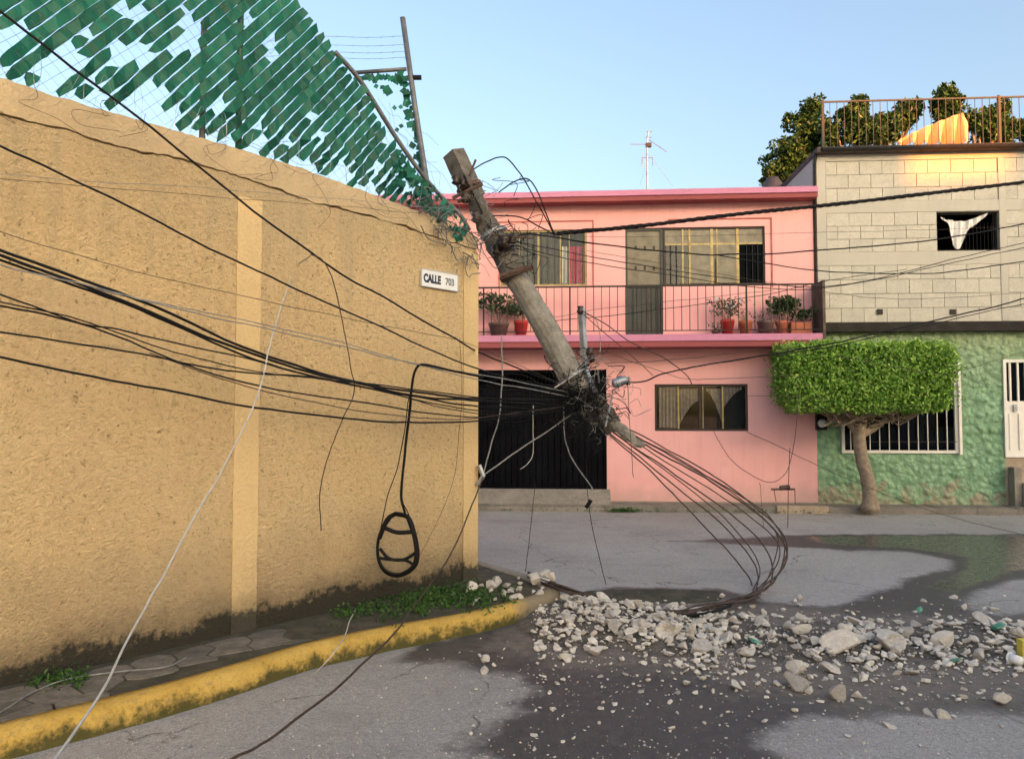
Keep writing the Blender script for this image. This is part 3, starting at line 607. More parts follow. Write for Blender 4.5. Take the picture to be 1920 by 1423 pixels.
# torn strips and wire hanging over the corner of the wall
rs = random.Random(14); cells = []
for i in range(130):
    x = rs.uniform(735, 872); y0_ = 300 + (x - 735) * .95; y = y0_ + rs.uniform(-18, 34); a = rs.uniform(-.4, 1.2); sz = rs.uniform(.018, .045); o_ = rs.uniform(-.12, .03); u_, z_ = WALL.uz(x, y, o_)
    if z_ < ev(TOP, min(0, u_)) + .02: o_ = .03
    u_, z_ = WALL.uz(x, y, o_); ca, sa = math.cos(a) * sz, math.sin(a) * sz
    cells.append(([WALL.w(u_ + p * ca - q * sa * .6, z_ + p * sa + q * ca * .6, o_ + rs.uniform(-.02, .02)) for p, q in ((-1, -1), (1, -1), (1, 1), (-1, 1))], rs.uniform(.1, .9)))
part('torn_strips', slat_mesh(cells), None, fence, kind='stuff')
mb = MB()
for i in range(46):
    x = rs.uniform(780, 895); y = 330 + (x - 735) * .8 + rs.uniform(-20, 40); u_, z_ = WALL.uz(x, y, .05); pts = [WALL.w(u_, z_, .04)]
    for _ in range(4): pts.append(pts[-1] + WALL.d * rs.gauss(.02, .07) + Vector((0, 0, rs.gauss(-.02, .07))) + WALL.n * abs(rs.gauss(0, .015)))
    mb.tube(spline(pts, 5), rs.choice((.002, .003, .005)), 4)
part('torn_wire', mb, M['fsteel'], fence, kind='stuff')

# second run of fence along the cross street with the leaning post
f2 = thing('leaning_fence_post', 'leaning grey steel fence post with barbed wires, beyond the torn green fence', 'fence post', RET.w(-.5, ev(TOP, 0), -.1))
YP = 8.0
mb = MB(); mb.tube([P(755, 34, YP), P(778, 200, YP), P(797, 322, YP - .1), P(812, 415, YP - .18)], .03, 10); part('post', mb, M['fsteel'], f2, True)
mb = MB(); mb.tube([P(664, 137, YP), P(762, 130, YP)], .022, 8); part('cross_rail', mb, M['fsteel'], f2, True)
for yy in (68, 84, 97, 108):
    mb = MB(); pts = [P(500, yy + 10, YP + .15), P(600, yy + 1, YP + .1), P(690, yy + 3, YP + .05), P(760, yy, YP)]; sp = spline(pts, 6); mb.tube(sp, .0022, 4)
    for p in sp[::2]: mb.tube([p + Vector((-.012, 0, -.016)), p + Vector((.012, 0, .016))], .0016, 3)
    part('barbed_wire', mb, M['steel'], f2)
cells = []
rs = random.Random(4)
def leafq(x, y, s):
    c = P(x, y, YP + rs.uniform(-.03, .03)); a = rs.uniform(0, 6.28); ex = Vector((math.cos(a), rs.uniform(-.3, .3), math.sin(a))) * s; ey = Vector((-math.sin(a), rs.uniform(-.3, .3), math.cos(a))) * s
    cells.append(([c - ex - ey, c + ex - ey * .8, c + ex + ey, c - ex * .8 + ey], rs.uniform(.1, .9)))
for i in range(34): leafq(760 + i * 1.05 + rs.uniform(-12, 2), 140 + i * 5.6 + rs.uniform(-4, 4), .035)
for i in range(22): leafq(668 + i * 4.2, 142 + rs.uniform(0, 10), .028)
for i in range(16): leafq(rs.uniform(690, 765), rs.uniform(150, 320), .022)
leafq(727, 172, .045); leafq(724, 168, .04)
part('green_scraps', slat_mesh(cells), None, f2, kind='stuff')
mb = MB()
for i in range(30):
    x, y = rs.uniform(690, 790), rs.uniform(160, 400); 
    if y < 150 + (x - 690) * .6: y = 150 + (x - 690) * 1.6
    pts = [P(x, y, YP)]
    for _ in range(4): pts.append(pts[-1] + Vector((rs.uniform(-.02, .14), rs.uniform(-.05, .05), rs.uniform(-.2, .02))))
    mb.tube(spline(pts, 5), .0018, 3)
part('torn_wire', mb, M['steel'], f2)
mb = MB(); mb.tube([P(776, 146, YP) + Vector((-.01, 0, 0)), P(790, 146, YP)], .028, 8); part('bracket', mb, M['iron'], f2)

# ------------------------------------------------------------------ pink house
DEP = 7.0
PU0, PU1 = -3.4, fu(1532) - .01
zroof = fz(372, .0); zslab_t = fz(627, .55, 1200); zslab_b = fz(643, .55, 1200)
pink = thing('pink_house', 'two-storey pink house with balcony and black gate, behind the fallen pole', 'house', FAC.w(2, 0, -.5))
gate_r = frect(900, 1137, 693, 918); gate_r = (fu(880), gate_r[1], gate_r[2], gate_r[3]); w1 = frect(1228, 1402, 720, 808)
door_r = frect(1173, 1243, 536, 626); wuR = frect(1173, 1434, 424, 536); wuL = frect(938, 1100, 430, 537)
doorhole = (door_r[0], door_r[1], zslab_t, wuR[2])
mb = MB(); mb.holes(FAC, PU0, PU1, .05, zroof + .1, [gate_r, w1, wuR, wuL, doorhole], 0, -.16)
part('wall', mb, M['pink'], pink)
mb = MB(); mb.pbox(FAC, PU0, PU0 + .15, .05, zroof + .1, -.16, -DEP); mb.pbox(FAC, PU1 - .15, PU1, .05, zroof + .1, -.16, -DEP); mb.pbox(FAC, PU0, PU1, .05, zroof + .1, -DEP, -DEP - .15); part('side_wall', mb, M['pink'], pink)
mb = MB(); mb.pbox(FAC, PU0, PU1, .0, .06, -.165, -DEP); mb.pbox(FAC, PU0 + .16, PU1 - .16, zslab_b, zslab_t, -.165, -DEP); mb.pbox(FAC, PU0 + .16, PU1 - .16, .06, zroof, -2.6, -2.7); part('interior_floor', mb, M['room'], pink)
# roof slab edge (slightly out of level as in the photograph)
mb = MB(); zr0, zr1 = fz(362, .3, 905), fz(349, .3, 1530); ub0, ub1 = PU0 - .1, PU1
def lev(u, z0_, z1_): a, b = fu(905), fu(1530); return z0_ + (z1_ - z0_) * (u - a) / (b - a)
def slabstrip(mb, o0, o1, zl, zh, n_=24):
    us = np.linspace(ub0, ub1, n_ + 1)
    for i in range(n_):
        a, b = us[i], us[i + 1]
        mb.hexa([FAC.w(a, zl(a), o1), FAC.w(b, zl(b), o1), FAC.w(b, zl(b), o0), FAC.w(a, zl(a), o0), FAC.w(a, zh(a), o1), FAC.w(b, zh(b), o1), FAC.w(b, zh(b), o0), FAC.w(a, zh(a), o0)])
rt = lambda u: lev(u, zr0, zr1) + .006 * mn.noise(Vector((u * 2, 0, 0)))
slabstrip(mb, -DEP - .2, .30, lambda u: rt(u) - .1, rt); rf = part('roof', mb, M['mauve'], pink)
mb = MB(); slabstrip(mb, -.2, .275, lambda u: rt(u) - .185, lambda u: rt(u) - .1); part('roof_edge_band', mb, M['maroon'], rf)
mb = MB(); mb.pbox(FAC, PU0, PU1 - .05, zslab_t - .115, zslab_t, .005, .55); bal = part('balcony_slab', mb, M['mauve'], pink)
mb = MB(); mb.pbox(FAC, PU0, PU1 - .05, zslab_t - .215, zslab_t - .115, .005, .53); part('slab_underside_band', mb, M['maroon'], bal)
mb = MB(); mb.pbox(FAC, gate_r[1] + .01, PU1, -.02, .135, .004, .03); part('plinth', mb, M['pave'], pink)
# thin painted lines around the upper openings
for (x0, x1, y0, y1) in ((935, 1113, 413, 540), (1253, 1447, 408, 541)):
    r = frect(x0, x1, y0, y1); t = .022; mb = MB()
    mb.pbox(FAC, r[0], r[1], r[3] - t, r[3], .002, .014); mb.pbox(FAC, r[1] - t, r[1], r[2], r[3] - t, .002, .014)
    if x0 < 1000: mb.pbox(FAC, r[0], r[0] + t, r[2], r[3] - t, .002, .014)
    part('painted_surround', mb, M['line'], pink)

def window(parent, r, mull, frame_mat, t=.035, dpt=-.06, glass='glass', rails=(), name='window', skip_glass=()):
    mb = MB(); u0, u1, z0, z1 = r
    for q in ((u0, u1, z0, z0 + t), (u0, u1, z1 - t, z1), (u0, u0 + t, z0 + t, z1 - t), (u1 - t, u1, z0 + t, z1 - t)): mb.pbox(FAC, *q, dpt - .03, dpt + .03)
    wnd = part(name, mb, M[frame_mat], parent)
    for (a, mm, th) in mull:
        mb = MB(); mb.pbox(FAC, a - th / 2, a + th / 2, z0 + t, z1 - t, dpt - .022, dpt + .022); part('mullion', mb, M[mm], wnd)
    ed = [u0 + t] + [m_[0] for m_ in mull] + [u1 - t]
    for i in range(len(ed) - 1):
        if i in skip_glass: continue
        mb = MB(); mb.pbox(FAC, ed[i] + .012, ed[i + 1] - .012, z0 + t, z1 - t, dpt - .004, dpt + .002); part('pane', mb, M[glass], wnd)
    return wnd
def curtain(parent, ua, ub, ztop, left, right, o, mat, folds=9, amp=.02):
    """bottom profile given by z at left and right of a parabola-like sweep"""
    mb = MB(); n_ = folds * 6; m_ = 10; V = []
    for i in range(n_ + 1):
        s = i / n_; zb_ = left + (right - left) * s ** 1.6
        for j in range(m_ + 1):
            q = j / m_; V.append(FAC.w(ua + (ub - ua) * s, ztop + (zb_ - ztop) * q, o + amp * math.sin(s * folds * 6.283 + q * .8)))
    mb.add(V, [(i * (m_ + 1) + j, (i + 1) * (m_ + 1) + j, (i + 1) * (m_ + 1) + j + 1, i * (m_ + 1) + j + 1) for i in range(n_) for j in range(m_)])
    return part('curtain', mb, M[mat], parent, True)
# ground-floor window
U = lambda px: fu(px, -.05)
wd1 = window(pink, w1, [(U(1272), 'olive', .03), (U(1313), 'dkbrown', .05), (U(1318), 'olive', .016), (U(1355), 'olive', .03)], 'dkbrown', .04)
curtain(wd1, U(1236), U(1270), w1[3] - .05, w1[2] + .06, w1[2] + .05, -.085, 'curtain', 5); curtain(wd1, U(1310), U(1272), w1[3] - .08, w1[3] - .3, w1[2] + .06, -.085, 'curtain', 6)
curtain(wd1, U(1325), U(1356), w1[3] - .08, w1[3] - .12, w1[2] + .1, -.085, 'curtain', 4); curtain(wd1, U(1392), U(1358), w1[3] - .05, w1[3] - .1, w1[3] - .42, -.085, 'curtain', 5)
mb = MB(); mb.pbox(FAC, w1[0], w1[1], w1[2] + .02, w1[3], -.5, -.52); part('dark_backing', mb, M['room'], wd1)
# upper left window
wl2 = window(pink, wuL, [(U(975), 'olive', .03), (U(1010), 'olive', .035), (U(1052), 'olive', .03), (U(1068), 'olive', .02)], 'olive', .035)
curtain(wl2, U(942), U(1008), wuL[3] - .05, wuL[2] + .05, wuL[2] + .05, -.11, 'frostpane', 8); curtain(wl2, U(1012), U(1052), wuL[3] - .05, wuL[2] + .05, wuL[2] + .05, -.13, 'olivepane', 6)
curtain(wl2, U(1054), U(1068), wuL[3] - .3, wuL[2] + .05, wuL[2] + .05, -.075, 'cloth', 2); curtain(wl2, U(1070), U(1097), wuL[3] - .3, wuL[2] + .05, wuL[2] + .05, -.075, 'redc', 4)
for px in range(950, 1100, 13):
    mb = MB(); mb.tube([FAC.w(U(px), wuL[2] + .02, -.012), FAC.w(U(px), wuL[3] - .02, -.012)], .006, 5); part('bar', mb, M['iron'], wl2)
# upper right window and balcony door
zsp = wuR[3] - (wuR[3] - wuR[2]) * .30
wr2 = window(pink, (fu(1247), wuR[1], wuR[2], wuR[3]), [(U(1283), 'olive', .03), (U(1296), 'olive', .035), (U(1338), 'olive', .05), (U(1348), 'olive', .02), (U(1387), 'olive', .05)], 'dkbrown', .03, glass='darkglass')
mb = MB(); mb.pbox(FAC, fu(1250), wuR[1] - .03, zsp, zsp + .03, -.075, -.045); part('transom', mb, M['olive'], wr2)
for (xa, xb) in ((1297, 1336), (1349, 1386)):
    mb = MB(); mb.pbox(FAC, U(xa), U(xb), wuR[2] + .04, zsp, -.050, -.044); part('frosted_pane', mb, M['frostpane'], wr2)
mb = MB(); mb.pbox(FAC, fu(1250), wuR[1] - .03, zsp + .03, wuR[3] - .04, -.056, -.05); part('transom_pane', mb, M['frostpane'], wr2)
for (xa, xb) in ((1250, 1282), (1389, 1432)):
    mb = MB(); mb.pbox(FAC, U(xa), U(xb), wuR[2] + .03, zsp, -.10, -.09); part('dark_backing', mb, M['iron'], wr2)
for px in (1260, 1271, 1403, 1414, 1424):
    mb = MB(); mb.tube([FAC.w(U(px), wuR[2] + .02, -.012), FAC.w(U(px), zsp, -.012)], .006, 5); part('bar', mb, M['iron'], wr2)
dr = (door_r[0], fu(1246), zslab_t + .01, wuR[3])
mb = MB(); t = .045
for q in ((dr[0], dr[0] + t, dr[2], dr[3]), (dr[1] - t, dr[1], dr[2], dr[3]), (dr[0] + t, dr[1] - t, dr[3] - t, dr[3]), (dr[0] + t, dr[1] - t, wuR[2] - .03, wuR[2] + .02)): mb.pbox(FAC, *q, -.09, -.03)
bd = part('balcony_door', mb, M['greydoor'], pink)
mb = MB(); mb.pbox(FAC, dr[0] + t, dr[1] - t, wuR[2] + .02, dr[3] - t, -.065, -.055); part('frosted_pane', mb, M['olivepane'], bd)
nb = 7
for i in range(nb):
    a = dr[0] + t + (dr[1] - dr[0] - 2 * t) * i / nb; b = a + (dr[1] - dr[0] - 2 * t) / nb - .008; mb = MB(); mb.pbox(FAC, a, b, dr[2], wuR[2] - .03, -.07, -.05); part('door_board', mb, M['greydoor'], bd)
for px in (1192, 1209, 1226):
    for py in (465, 503):
        mb = MB(); uu_, zz_ = FAC.uz(px, py, -.05); mb.pbox(FAC, uu_ - .02, uu_ + .02, zz_ - .035, zz_ + .035, -.055, -.045); part('ornament', mb, M['dkbrown'], bd)
# gate
gt = MB(); t = .05
for q in ((gate_r[0], gate_r[1], gate_r[3] - t, gate_r[3]), (gate_r[1] - t, gate_r[1], gate_r[2], gate_r[3] - t), (gate_r[0], gate_r[1] - t, gate_r[2], gate_r[2] + t)): gt.pbox(FAC, *q, -.12, -.04)
gate = part('gate', gt, M['gate'], pink)
nbd = 22
for i in range(nbd):
    a = gate_r[0] + (gate_r[1] - t - gate_r[0]) * i / nbd; b = a + (gate_r[1] - t - gate_r[0]) / nbd - .012
    mb = MB(); mb.pbox(FAC, a, b, gate_r[2] + t, gate_r[3] - .32, -.105 + (.012 if i % 2 else 0), -.075 + (.012 if i % 2 else 0)); part('gate_board', mb, M['gate'], gate)
mb = MB(); mb.pbox(FAC, gate_r[0], gate_r[1] - t, gate_r[3] - .31, gate_r[3] - .26, -.11, -.06); mb.pbox(FAC, gate_r[0], gate_r[1] - t, gate_r[2] + 1.05, gate_r[2] + 1.10, -.074, -.055); part('gate_rail', mb, M['gate'], gate)
for i in range(36):
    a = gate_r[0] + (gate_r[1] - t - gate_r[0]) * (i + .5) / 36; mb = MB(); mb.tube([FAC.w(a, gate_r[3] - .26, -.085), FAC.w(a, gate_r[3] - t, -.085)], .012, 5); part('gate_bar', mb, M['gate'], gate)
# concrete apron in front of the gate
mb = MB(); us = np.linspace(gate_r[0] - .6, gate_r[1] + .05, 14)
for i in range(13):
    z_in = gate_r[2] + .025; jit = [.012 * mn.noise(Vector((x * 2, 0, 0))) for x in us]
    mb.hexa([FAC.w(us[i], -.02, .5), FAC.w(us[i + 1], -.02, .5), FAC.w(us[i + 1], -.02, .012), FAC.w(us[i], -.02, .012), FAC.w(us[i], .045 + jit[i], .5), FAC.w(us[i + 1], .045 + jit[i + 1], .5), FAC.w(us[i + 1], z_in, .012), FAC.w(us[i], z_in, .012)])
solo('driveway_apron', mb, M['pave'], 'sloping grey concrete ramp in front of the black gate', 'ramp')
# balcony railing: a thing of its own, standing on the slab
OB = .50; zt_ = fz(536, OB, 1200); rail = thing('balcony_railing', 'thin dark iron railing along the balcony of the pink house', 'railing', FAC.w(2.5, zslab_t, OB))
ra, rb = PU0 + .1, PU1 - .07
mb = MB(); mb.pbox(FAC, ra, rb, zt_ - .018, zt_ + .008, OB - .014, OB + .014); part('handrail', mb, M['iron'], rail)
mb = MB(); mb.pbox(FAC, ra, rb, zslab_t + .06, zslab_t + .075, OB - .008, OB + .008); part('bottom_rail', mb, M['iron'], rail)
q = fu(905, OB) - .4; kk = 0
while q < rb:
    thick = kk % 11 == 3; mb = MB(); w_ = .013 if thick else .0058; mb.pbox(FAC, q - w_, q + w_, zslab_t + (.0 if thick else .075), zt_ - .018, OB - w_, OB + w_); part('rail_post' if thick else 'baluster', mb, M['iron'] if (thick or kk % 3) else M['rust'], rail); q += .138; kk += 1
mb = MB(); mb.pbox(FAC, PU1 - .045, PU1 + .0, zslab_t - .2, zt_ + .05, .02, .56); part('end_panel', mb, M['slab'], rail)

# leaves
def leaf_mesh(name, mat, C, size, ratio=.55, nrm=None, spread=1., rnd=None, droop=0.):
    C = np.asarray(C, float); n = len(C); a = np.random.normal(size=(n, 3)); a[:, 2] -= droop
    a /= np.linalg.norm(a, axis=1)[:, None]
    if nrm is None: nv = np.random.normal(size=(n, 3))
    else: nv = np.asarray(nrm) + np.random.normal(size=(n, 3)) * spread
    b = np.cross(a, nv); b /= np.linalg.norm(b, axis=1)[:, None] + 1e-9
    s = (np.asarray(size) * np.random.uniform(.6, 1.25, n))[:, None]; up = np.cross(a, b) * s * .12
    V = np.stack([C - a * s * .5, C + b * s * ratio * .5 + up, C + a * s * .5, C - b * s * ratio * .5 + up], 1).reshape(-1, 3)
    me = bpy.data.meshes.new(name); me.from_pydata(V.tolist(), [], np.arange(n * 4).reshape(n, 4).tolist()); me.materials.append(mat)
    r = np.random.uniform(0, 1, n) if rnd is None else np.clip(rnd, 0, 1)
    me.attributes.new('rnd', 'FLOAT', 'POINT').data.foreach_set('value', np.repeat(r, 4).astype(np.float32)); return me
def ball(c, r, n):
    d = np.random.normal(size=(n, 3)); d /= np.linalg.norm(d, axis=1)[:, None]; return np.asarray(c) + d * (np.random.uniform(.25, 1, (n, 1)) ** .5) * np.asarray(r)
def lathe(mb, c, prof, n=16):
    V = [(c[0] + r * math.cos(6.2832 * k / n), c[1] + r * math.sin(6.2832 * k / n), c[2] + z) for r, z in prof for k in range(n)]
    mb.add(V, [(i * n + k, i * n + (k + 1) % n, (i + 1) * n + (k + 1) % n, (i + 1) * n + k) for i in range(len(prof) - 1) for k in range(n)] + [tuple(range(n - 1, -1, -1))])
def potted(px, pxw, ytop, yleaf, potmat, label, flowers=0, leafsz=.07, nl=160, box=False, spread=1.2, seed=1, mat='fol_pot'):
    o_ = .27; zb = zslab_t + .002; c = FAC.w(fu(px, o_), zb, o_); w_ = pxw / F * 13.3; zp = fz(ytop, o_, px); h = max(.08, zp - zb)
    t_ = thing('potted_plant', label, 'potted plant', c); mb = MB()
    if box: mb.pbox(FAC, fu(px, o_) - w_ / 2, fu(px, o_) + w_ / 2, zb, zb + h, o_ - .1, o_ + .1)
    else: lathe(mb, c, [(w_ * .34, 0), (w_ * .47, h * .8), (w_ * .5, h * .82), (w_ * .5, h), (w_ * .42, h), (w_ * .40, h * .85), (0.01, h * .84)])
    part('pot', mb, M[potmat], t_, not box)
    zl = fz(yleaf, o_, px); hh = zl - zp; mb = MB(); rs = random.Random(seed); tips = []
    for i in range(9):
        e = c + Vector((rs.uniform(-1, 1) * w_ * .5 * spread, rs.uniform(-.1, .1), h + hh * rs.uniform(.4, .95))); tips.append(e)
        mb.tube(spline([c + Vector((0, 0, h * .8)), c.lerp(e, .5) + Vector((0, 0, h * .4)), e], 4), .006, 4, .003)
    part('stem', mb, M['bark'], t_)
    C = np.concatenate([ball(e, (.09 * spread, .08, .10), nl // 9 + 1) for e in tips]); part('foliage', leaf_mesh('foliage', M[mat], C, leafsz), None, t_)
    if flowers: part('flower', leaf_mesh('flower', M['petal'], np.concatenate([ball(e + Vector((0, -.06, .03)), .05, 4) for e in tips[:flowers]]), .06, .9), None, t_)
potted(935, 40, 606, 545, 'brownpot', 'bushy dark potted plant beside the yellow wall, on the balcony', 0, .09, 420, seed=2, spread=2.0)
potted(977, 28, 602, 572, 'redpot', 'trailing plant in a red pot behind the leaning pole', 0, .08, 200, seed=3, spread=1.8)
potted(1366, 27, 600, 562, 'redpot', 'white-flowering plant in a red pot on the balcony', 6, .06, 220, seed=5, spread=1.8)
potted(1343, 14, 622, 610, 'brownpot', 'tiny green plant beside the red pot of white flowers', 0, .05, 50, seed=6)
potted(1400, 26, 602, 570, 'terra', 'sparse plant in a terracotta pot, between red pot and grey-brown pot', 0, .04, 60, seed=7, spread=1.5)
potted(1438, 32, 602, 592, 'brownpot', 'low plant in a wide grey-brown pot on the balcony', 0, .05, 60, seed=8)
potted(1469, 24, 602, 556, 'terra', 'tall dense plant in an orange clay pot near the block house', 0, .09, 480, seed=9, spread=1.7)
potted(1502, 36, 605, 585, 'terra', 'low shrub in a long clay trough at the balcony end', 0, .07, 260, True, seed=10)

# antenna and water tank on the roof
ant = thing('roof_antenna', 'thin television antenna on the roof of the pink house', 'antenna', P(1213, 352, 15.2)); zr = rt(fu(1213))
b0 = P(1213, 352, 15.2); b0.z = zr - .01
mb = MB(); mb.tube([b0, P(1213, 268, 15.2), P(1216, 246, 15.2)], .022, 6, .012); part('mast', mb, M['steel'], ant)
for (a, b) in (((1182, 271), (1216, 271)), ((1216, 262), (1250, 285)), ((1204, 296), (1224, 296)), ((1204, 296), (1204, 311)), ((1224, 296), (1224, 311)), ((1212, 247), (1222, 247)), ((1210, 258), (1222, 258))):
    mb = MB(); mb.tube([P(*a, 15.2), P(*b, 15.2)], .008, 4); part('element', mb, M['steel'], ant)
for (a, b) in (((1213, 285), (1262, 350)), ((1213, 300), (1200, 350))):
    mb = MB(); mb.tube([P(*a, 15.2), P(*b, 15.0)], .003, 4); part('guy_wire', mb, M['steel'], ant)
mb = MB(); mb.box(tuple(P(1211, 276, 15.2) + Vector((0, -.04, 0))), tuple(P(1221, 269, 15.2) + Vector((0, .04, 0)))); part('junction_box', mb, M['iron'], ant)
tc = P(1449, 350, 15.6); tc.z = zr - .02; mb = MB(); zt2 = P(1449, 334, 15.6).z - tc.z
lathe(mb, tc, [(.36, 0), (.36, zt2 * .45), (.30, zt2 * .7), (.14, zt2 * .95), (.12, zt2), (.01, zt2)], 20); solo('water_tank', mb, M['tank'], 'black domed water tank peeping over the pink roof', 'water tank', smooth=True)

# ------------------------------------------------------------------ block house above the green storey
BU0, BU1 = fu(1536), UR - .2; OBK = .06
zb0 = fz(604, OBK, 1700); zb1 = fz(288, OBK, 1700)
bh = thing('block_house', 'cream concrete-block upper storey over a green ground floor, right of the pink house', 'house', FAC.w(BU0 + 2, 0, -.5))
bw = frect(1758, 1873, 396, 471, OBK)
mb = MB(); mb.holes(FAC, BU0, BU1, zb0, zb1, [bw], OBK - .012, -.14); part('mortar_wall', mb, M['mortar'], bh)
ga = frect(1578, 1792, 684, 849); gd = frect(1884, 1960, 674, 857)
mb = MB(); mb.pbox(FAC, BU0, BU0 + .15, .05, zb1, -.14, -DEP); mb.pbox(FAC, BU1 - .15, BU1, .05, zb1, -.14, -DEP); mb.pbox(FAC, BU0, BU1, .05, zb1, -DEP, -DEP - .15); part('side_wall', mb, M['band'], bh)
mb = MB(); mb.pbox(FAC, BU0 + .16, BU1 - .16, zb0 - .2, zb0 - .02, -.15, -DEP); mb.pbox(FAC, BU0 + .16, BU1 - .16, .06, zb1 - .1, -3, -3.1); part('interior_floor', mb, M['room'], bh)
# courses of block: skip the concrete bands and the opening
ch = .278; cw = .392; zc = zb0 + .006; row = 0; bandz = [(fz(398, OBK, 1700), fz(377, OBK, 1700)), (fz(497, OBK, 1700), fz(472, OBK, 1700))]
bandz_u = (fu(1558), fu(1888))
cst_u = [(BU0, fu(1556, OBK)), (fu(1884, OBK), fu(1898, OBK))]
segs = []
for (z0_, z1_) in ((zb0, bandz[1][0]), (bandz[1][1], bandz[0][0]), (bandz[0][1], zb1 - .12)):
    nr = max(1, round((z1_ - z0_) / ch)); 
    for i in range(nr): segs.append((z0_ + (z1_ - z0_) * i / nr, z0_ + (z1_ - z0_) * (i + 1) / nr))
rs = random.Random(2)
def block(a, b, c, d):
    j = rs.uniform(-.003, .004); mb = MB(); mb.pbox(FAC, a + .005, b - .005, c + .005, d - .005, OBK - .03, OBK + j); part('block', mb, M['block'], bh)
for r_, (c, d) in enumerate(segs):
    lower = d < bandz[1][0] + .02; spans = [(BU0 + (.0 if lower else cst_u[0][1] - BU0), cst_u[1][0]), (cst_u[1][1], BU1)]
    for (a, b) in spans:
        q = a - (cw / 2 if r_ % 2 else 0)
        while q < b - .03:
            x0, x1 = max(q, a), min(q + cw, b); q += cw
            if x1 - x0 < .05: continue
            if x1 > bw[0] and x0 < bw[1] and d > bw[2] + .03 and c < bw[3] - .03:
                if x0 < bw[0] - .06: block(x0, bw[0], c, d)
                if x1 > bw[1] + .06: block(bw[1], x1, c, d)
                continue
            block(x0, x1, c, d)
for (z0_, z1_) in bandz:
    for (a, b) in ((cst_u[0][1], cst_u[1][0]), (cst_u[1][1], BU1)):
        if z0_ < bw[3] and z1_ > bw[2] and a < bw[0] < b: mb = MB(); mb.pbox(FAC, a, b, z0_, min(z1_, bw[2] - .002) if z1_ < bw[3] else z1_, OBK - .03, OBK + .006)
        else: mb = MB(); mb.pbox(FAC, a, b, z0_, z1_, OBK - .03, OBK + .006)
        part('concrete_band', mb, M['band'], bh)
mb = MB(); mb.pbox(FAC, cst_u[0][0], cst_u[0][1] - .002, bandz[1][0] + .0, zb1 - .12, OBK - .03, OBK + .009); part('concrete_column', mb, M['band'], bh)
mb = MB(); mb.pbox(FAC, cst_u[1][0] + .002, cst_u[1][1] - .002, zb0 + .01, zb1 - .12, OBK - .03, OBK + .009); part('concrete_column', mb, M['band'], bh)
mb = MB(); mb.pbox(FAC, BU0, BU1, zb1 - .118, zb1, OBK - .03, OBK + .012); part('top_beam', mb, M['band'], bh)
zs1 = fz(272, .22, 1700); mb = MB(); mb.pbox(FAC, BU0 - .02, BU1, zb1 + .001, zs1, -DEP, .22); rfb = part('roof_slab', mb, M['slab'], bh)
mb = MB(); mb.tube([FAC.w(BU0 + .05, zb1 + .05, .23), FAC.w(BU1, zb1 + .04, .23)], .04, 8); part('gutter', mb, M['iron'], rfb)
mb = MB(); mb.tube([FAC.w(BU0 - .01, zb1 + .04, .1), FAC.w(BU0 - .03, zb1 - .2, .09), FAC.w(BU0 - .03, zb1 - .9, .09)], .03, 8); part('downpipe', mb, M['iron'], rfb)
mb = MB(); mb.pbox(FAC, BU0, BU1, zb0 - .17, zb0 - .002, -.14, .13); part('storey_slab', mb, M['underslab'], bh)  # slab edge carries the overhang's shade in its colour
for px in (1649, 1786):
    u_, z_ = FAC.uz(px, 585, OBK); mb = MB(); mb.pbox(FAC, u_ - .05, u_ + .05, z_ - .045, z_ + .045, OBK + .006, OBK + .02); part('drain_hole', mb, M['iron'], bh)
# block-house window with grille and hanging cloth
mb = MB(); t = .03
for q in ((bw[0], bw[1], bw[2], bw[2] + t), (bw[0], bw[1], bw[3] - t, bw[3]), (bw[0], bw[0] + t, bw[2] + t, bw[3] - t), (bw[1] - t, bw[1], bw[2] + t, bw[3] - t)): mb.pbox(FAC, *q, -.06, -.02)
bwn = part('window', mb, M['iron'], bh)
for i in range(9):
    mb = MB(); a = bw[0] + (bw[1] - bw[0]) * (.45 + .06 * i); mb.tube([FAC.w(a, bw[2] + .03, -.045), FAC.w(a, bw[2] + .52, -.045)], .006, 4); part('grille_bar', mb, M['iron'], bwn)
mb = MB(); V = []
prof = [(1762, 408, 410), (1775, 412, 416), (1785, 414, 450), (1791, 415, 468), (1797, 415, 468), (1803, 415, 462), (1808, 415, 445), (1813, 414, 432), (1825, 410, 424), (1838, 405, 414), (1850, 400, 404)]
pa = np.array(prof, float); xs__ = np.linspace(1762, 1850, 45); prof = [(x, float(np.interp(x, pa[:, 0], pa[:, 1])), float(np.interp(x, pa[:, 0], pa[:, 2]))) for x in xs__]
for i, (x, ya, yb) in enumerate(prof):
    for j in range(6):
        u_, z_ = FAC.uz(x, ya + (yb - ya) * j / 5, -.01); V.append(FAC.w(u_, z_, -.0 + .022 * math.sin(i * .75 + j * .35) + .012 * math.sin(i * 1.7 + 1)))
mb.add(V, [(i * 6 + j, (i + 1) * 6 + j, (i + 1) * 6 + j + 1, i * 6 + j + 1) for i in range(len(prof) - 1) for j in range(5)]); solo('hanging_cloth', mb, M['cloth'], 'white cloth hung across the dark block-house window', 'cloth', smooth=True)

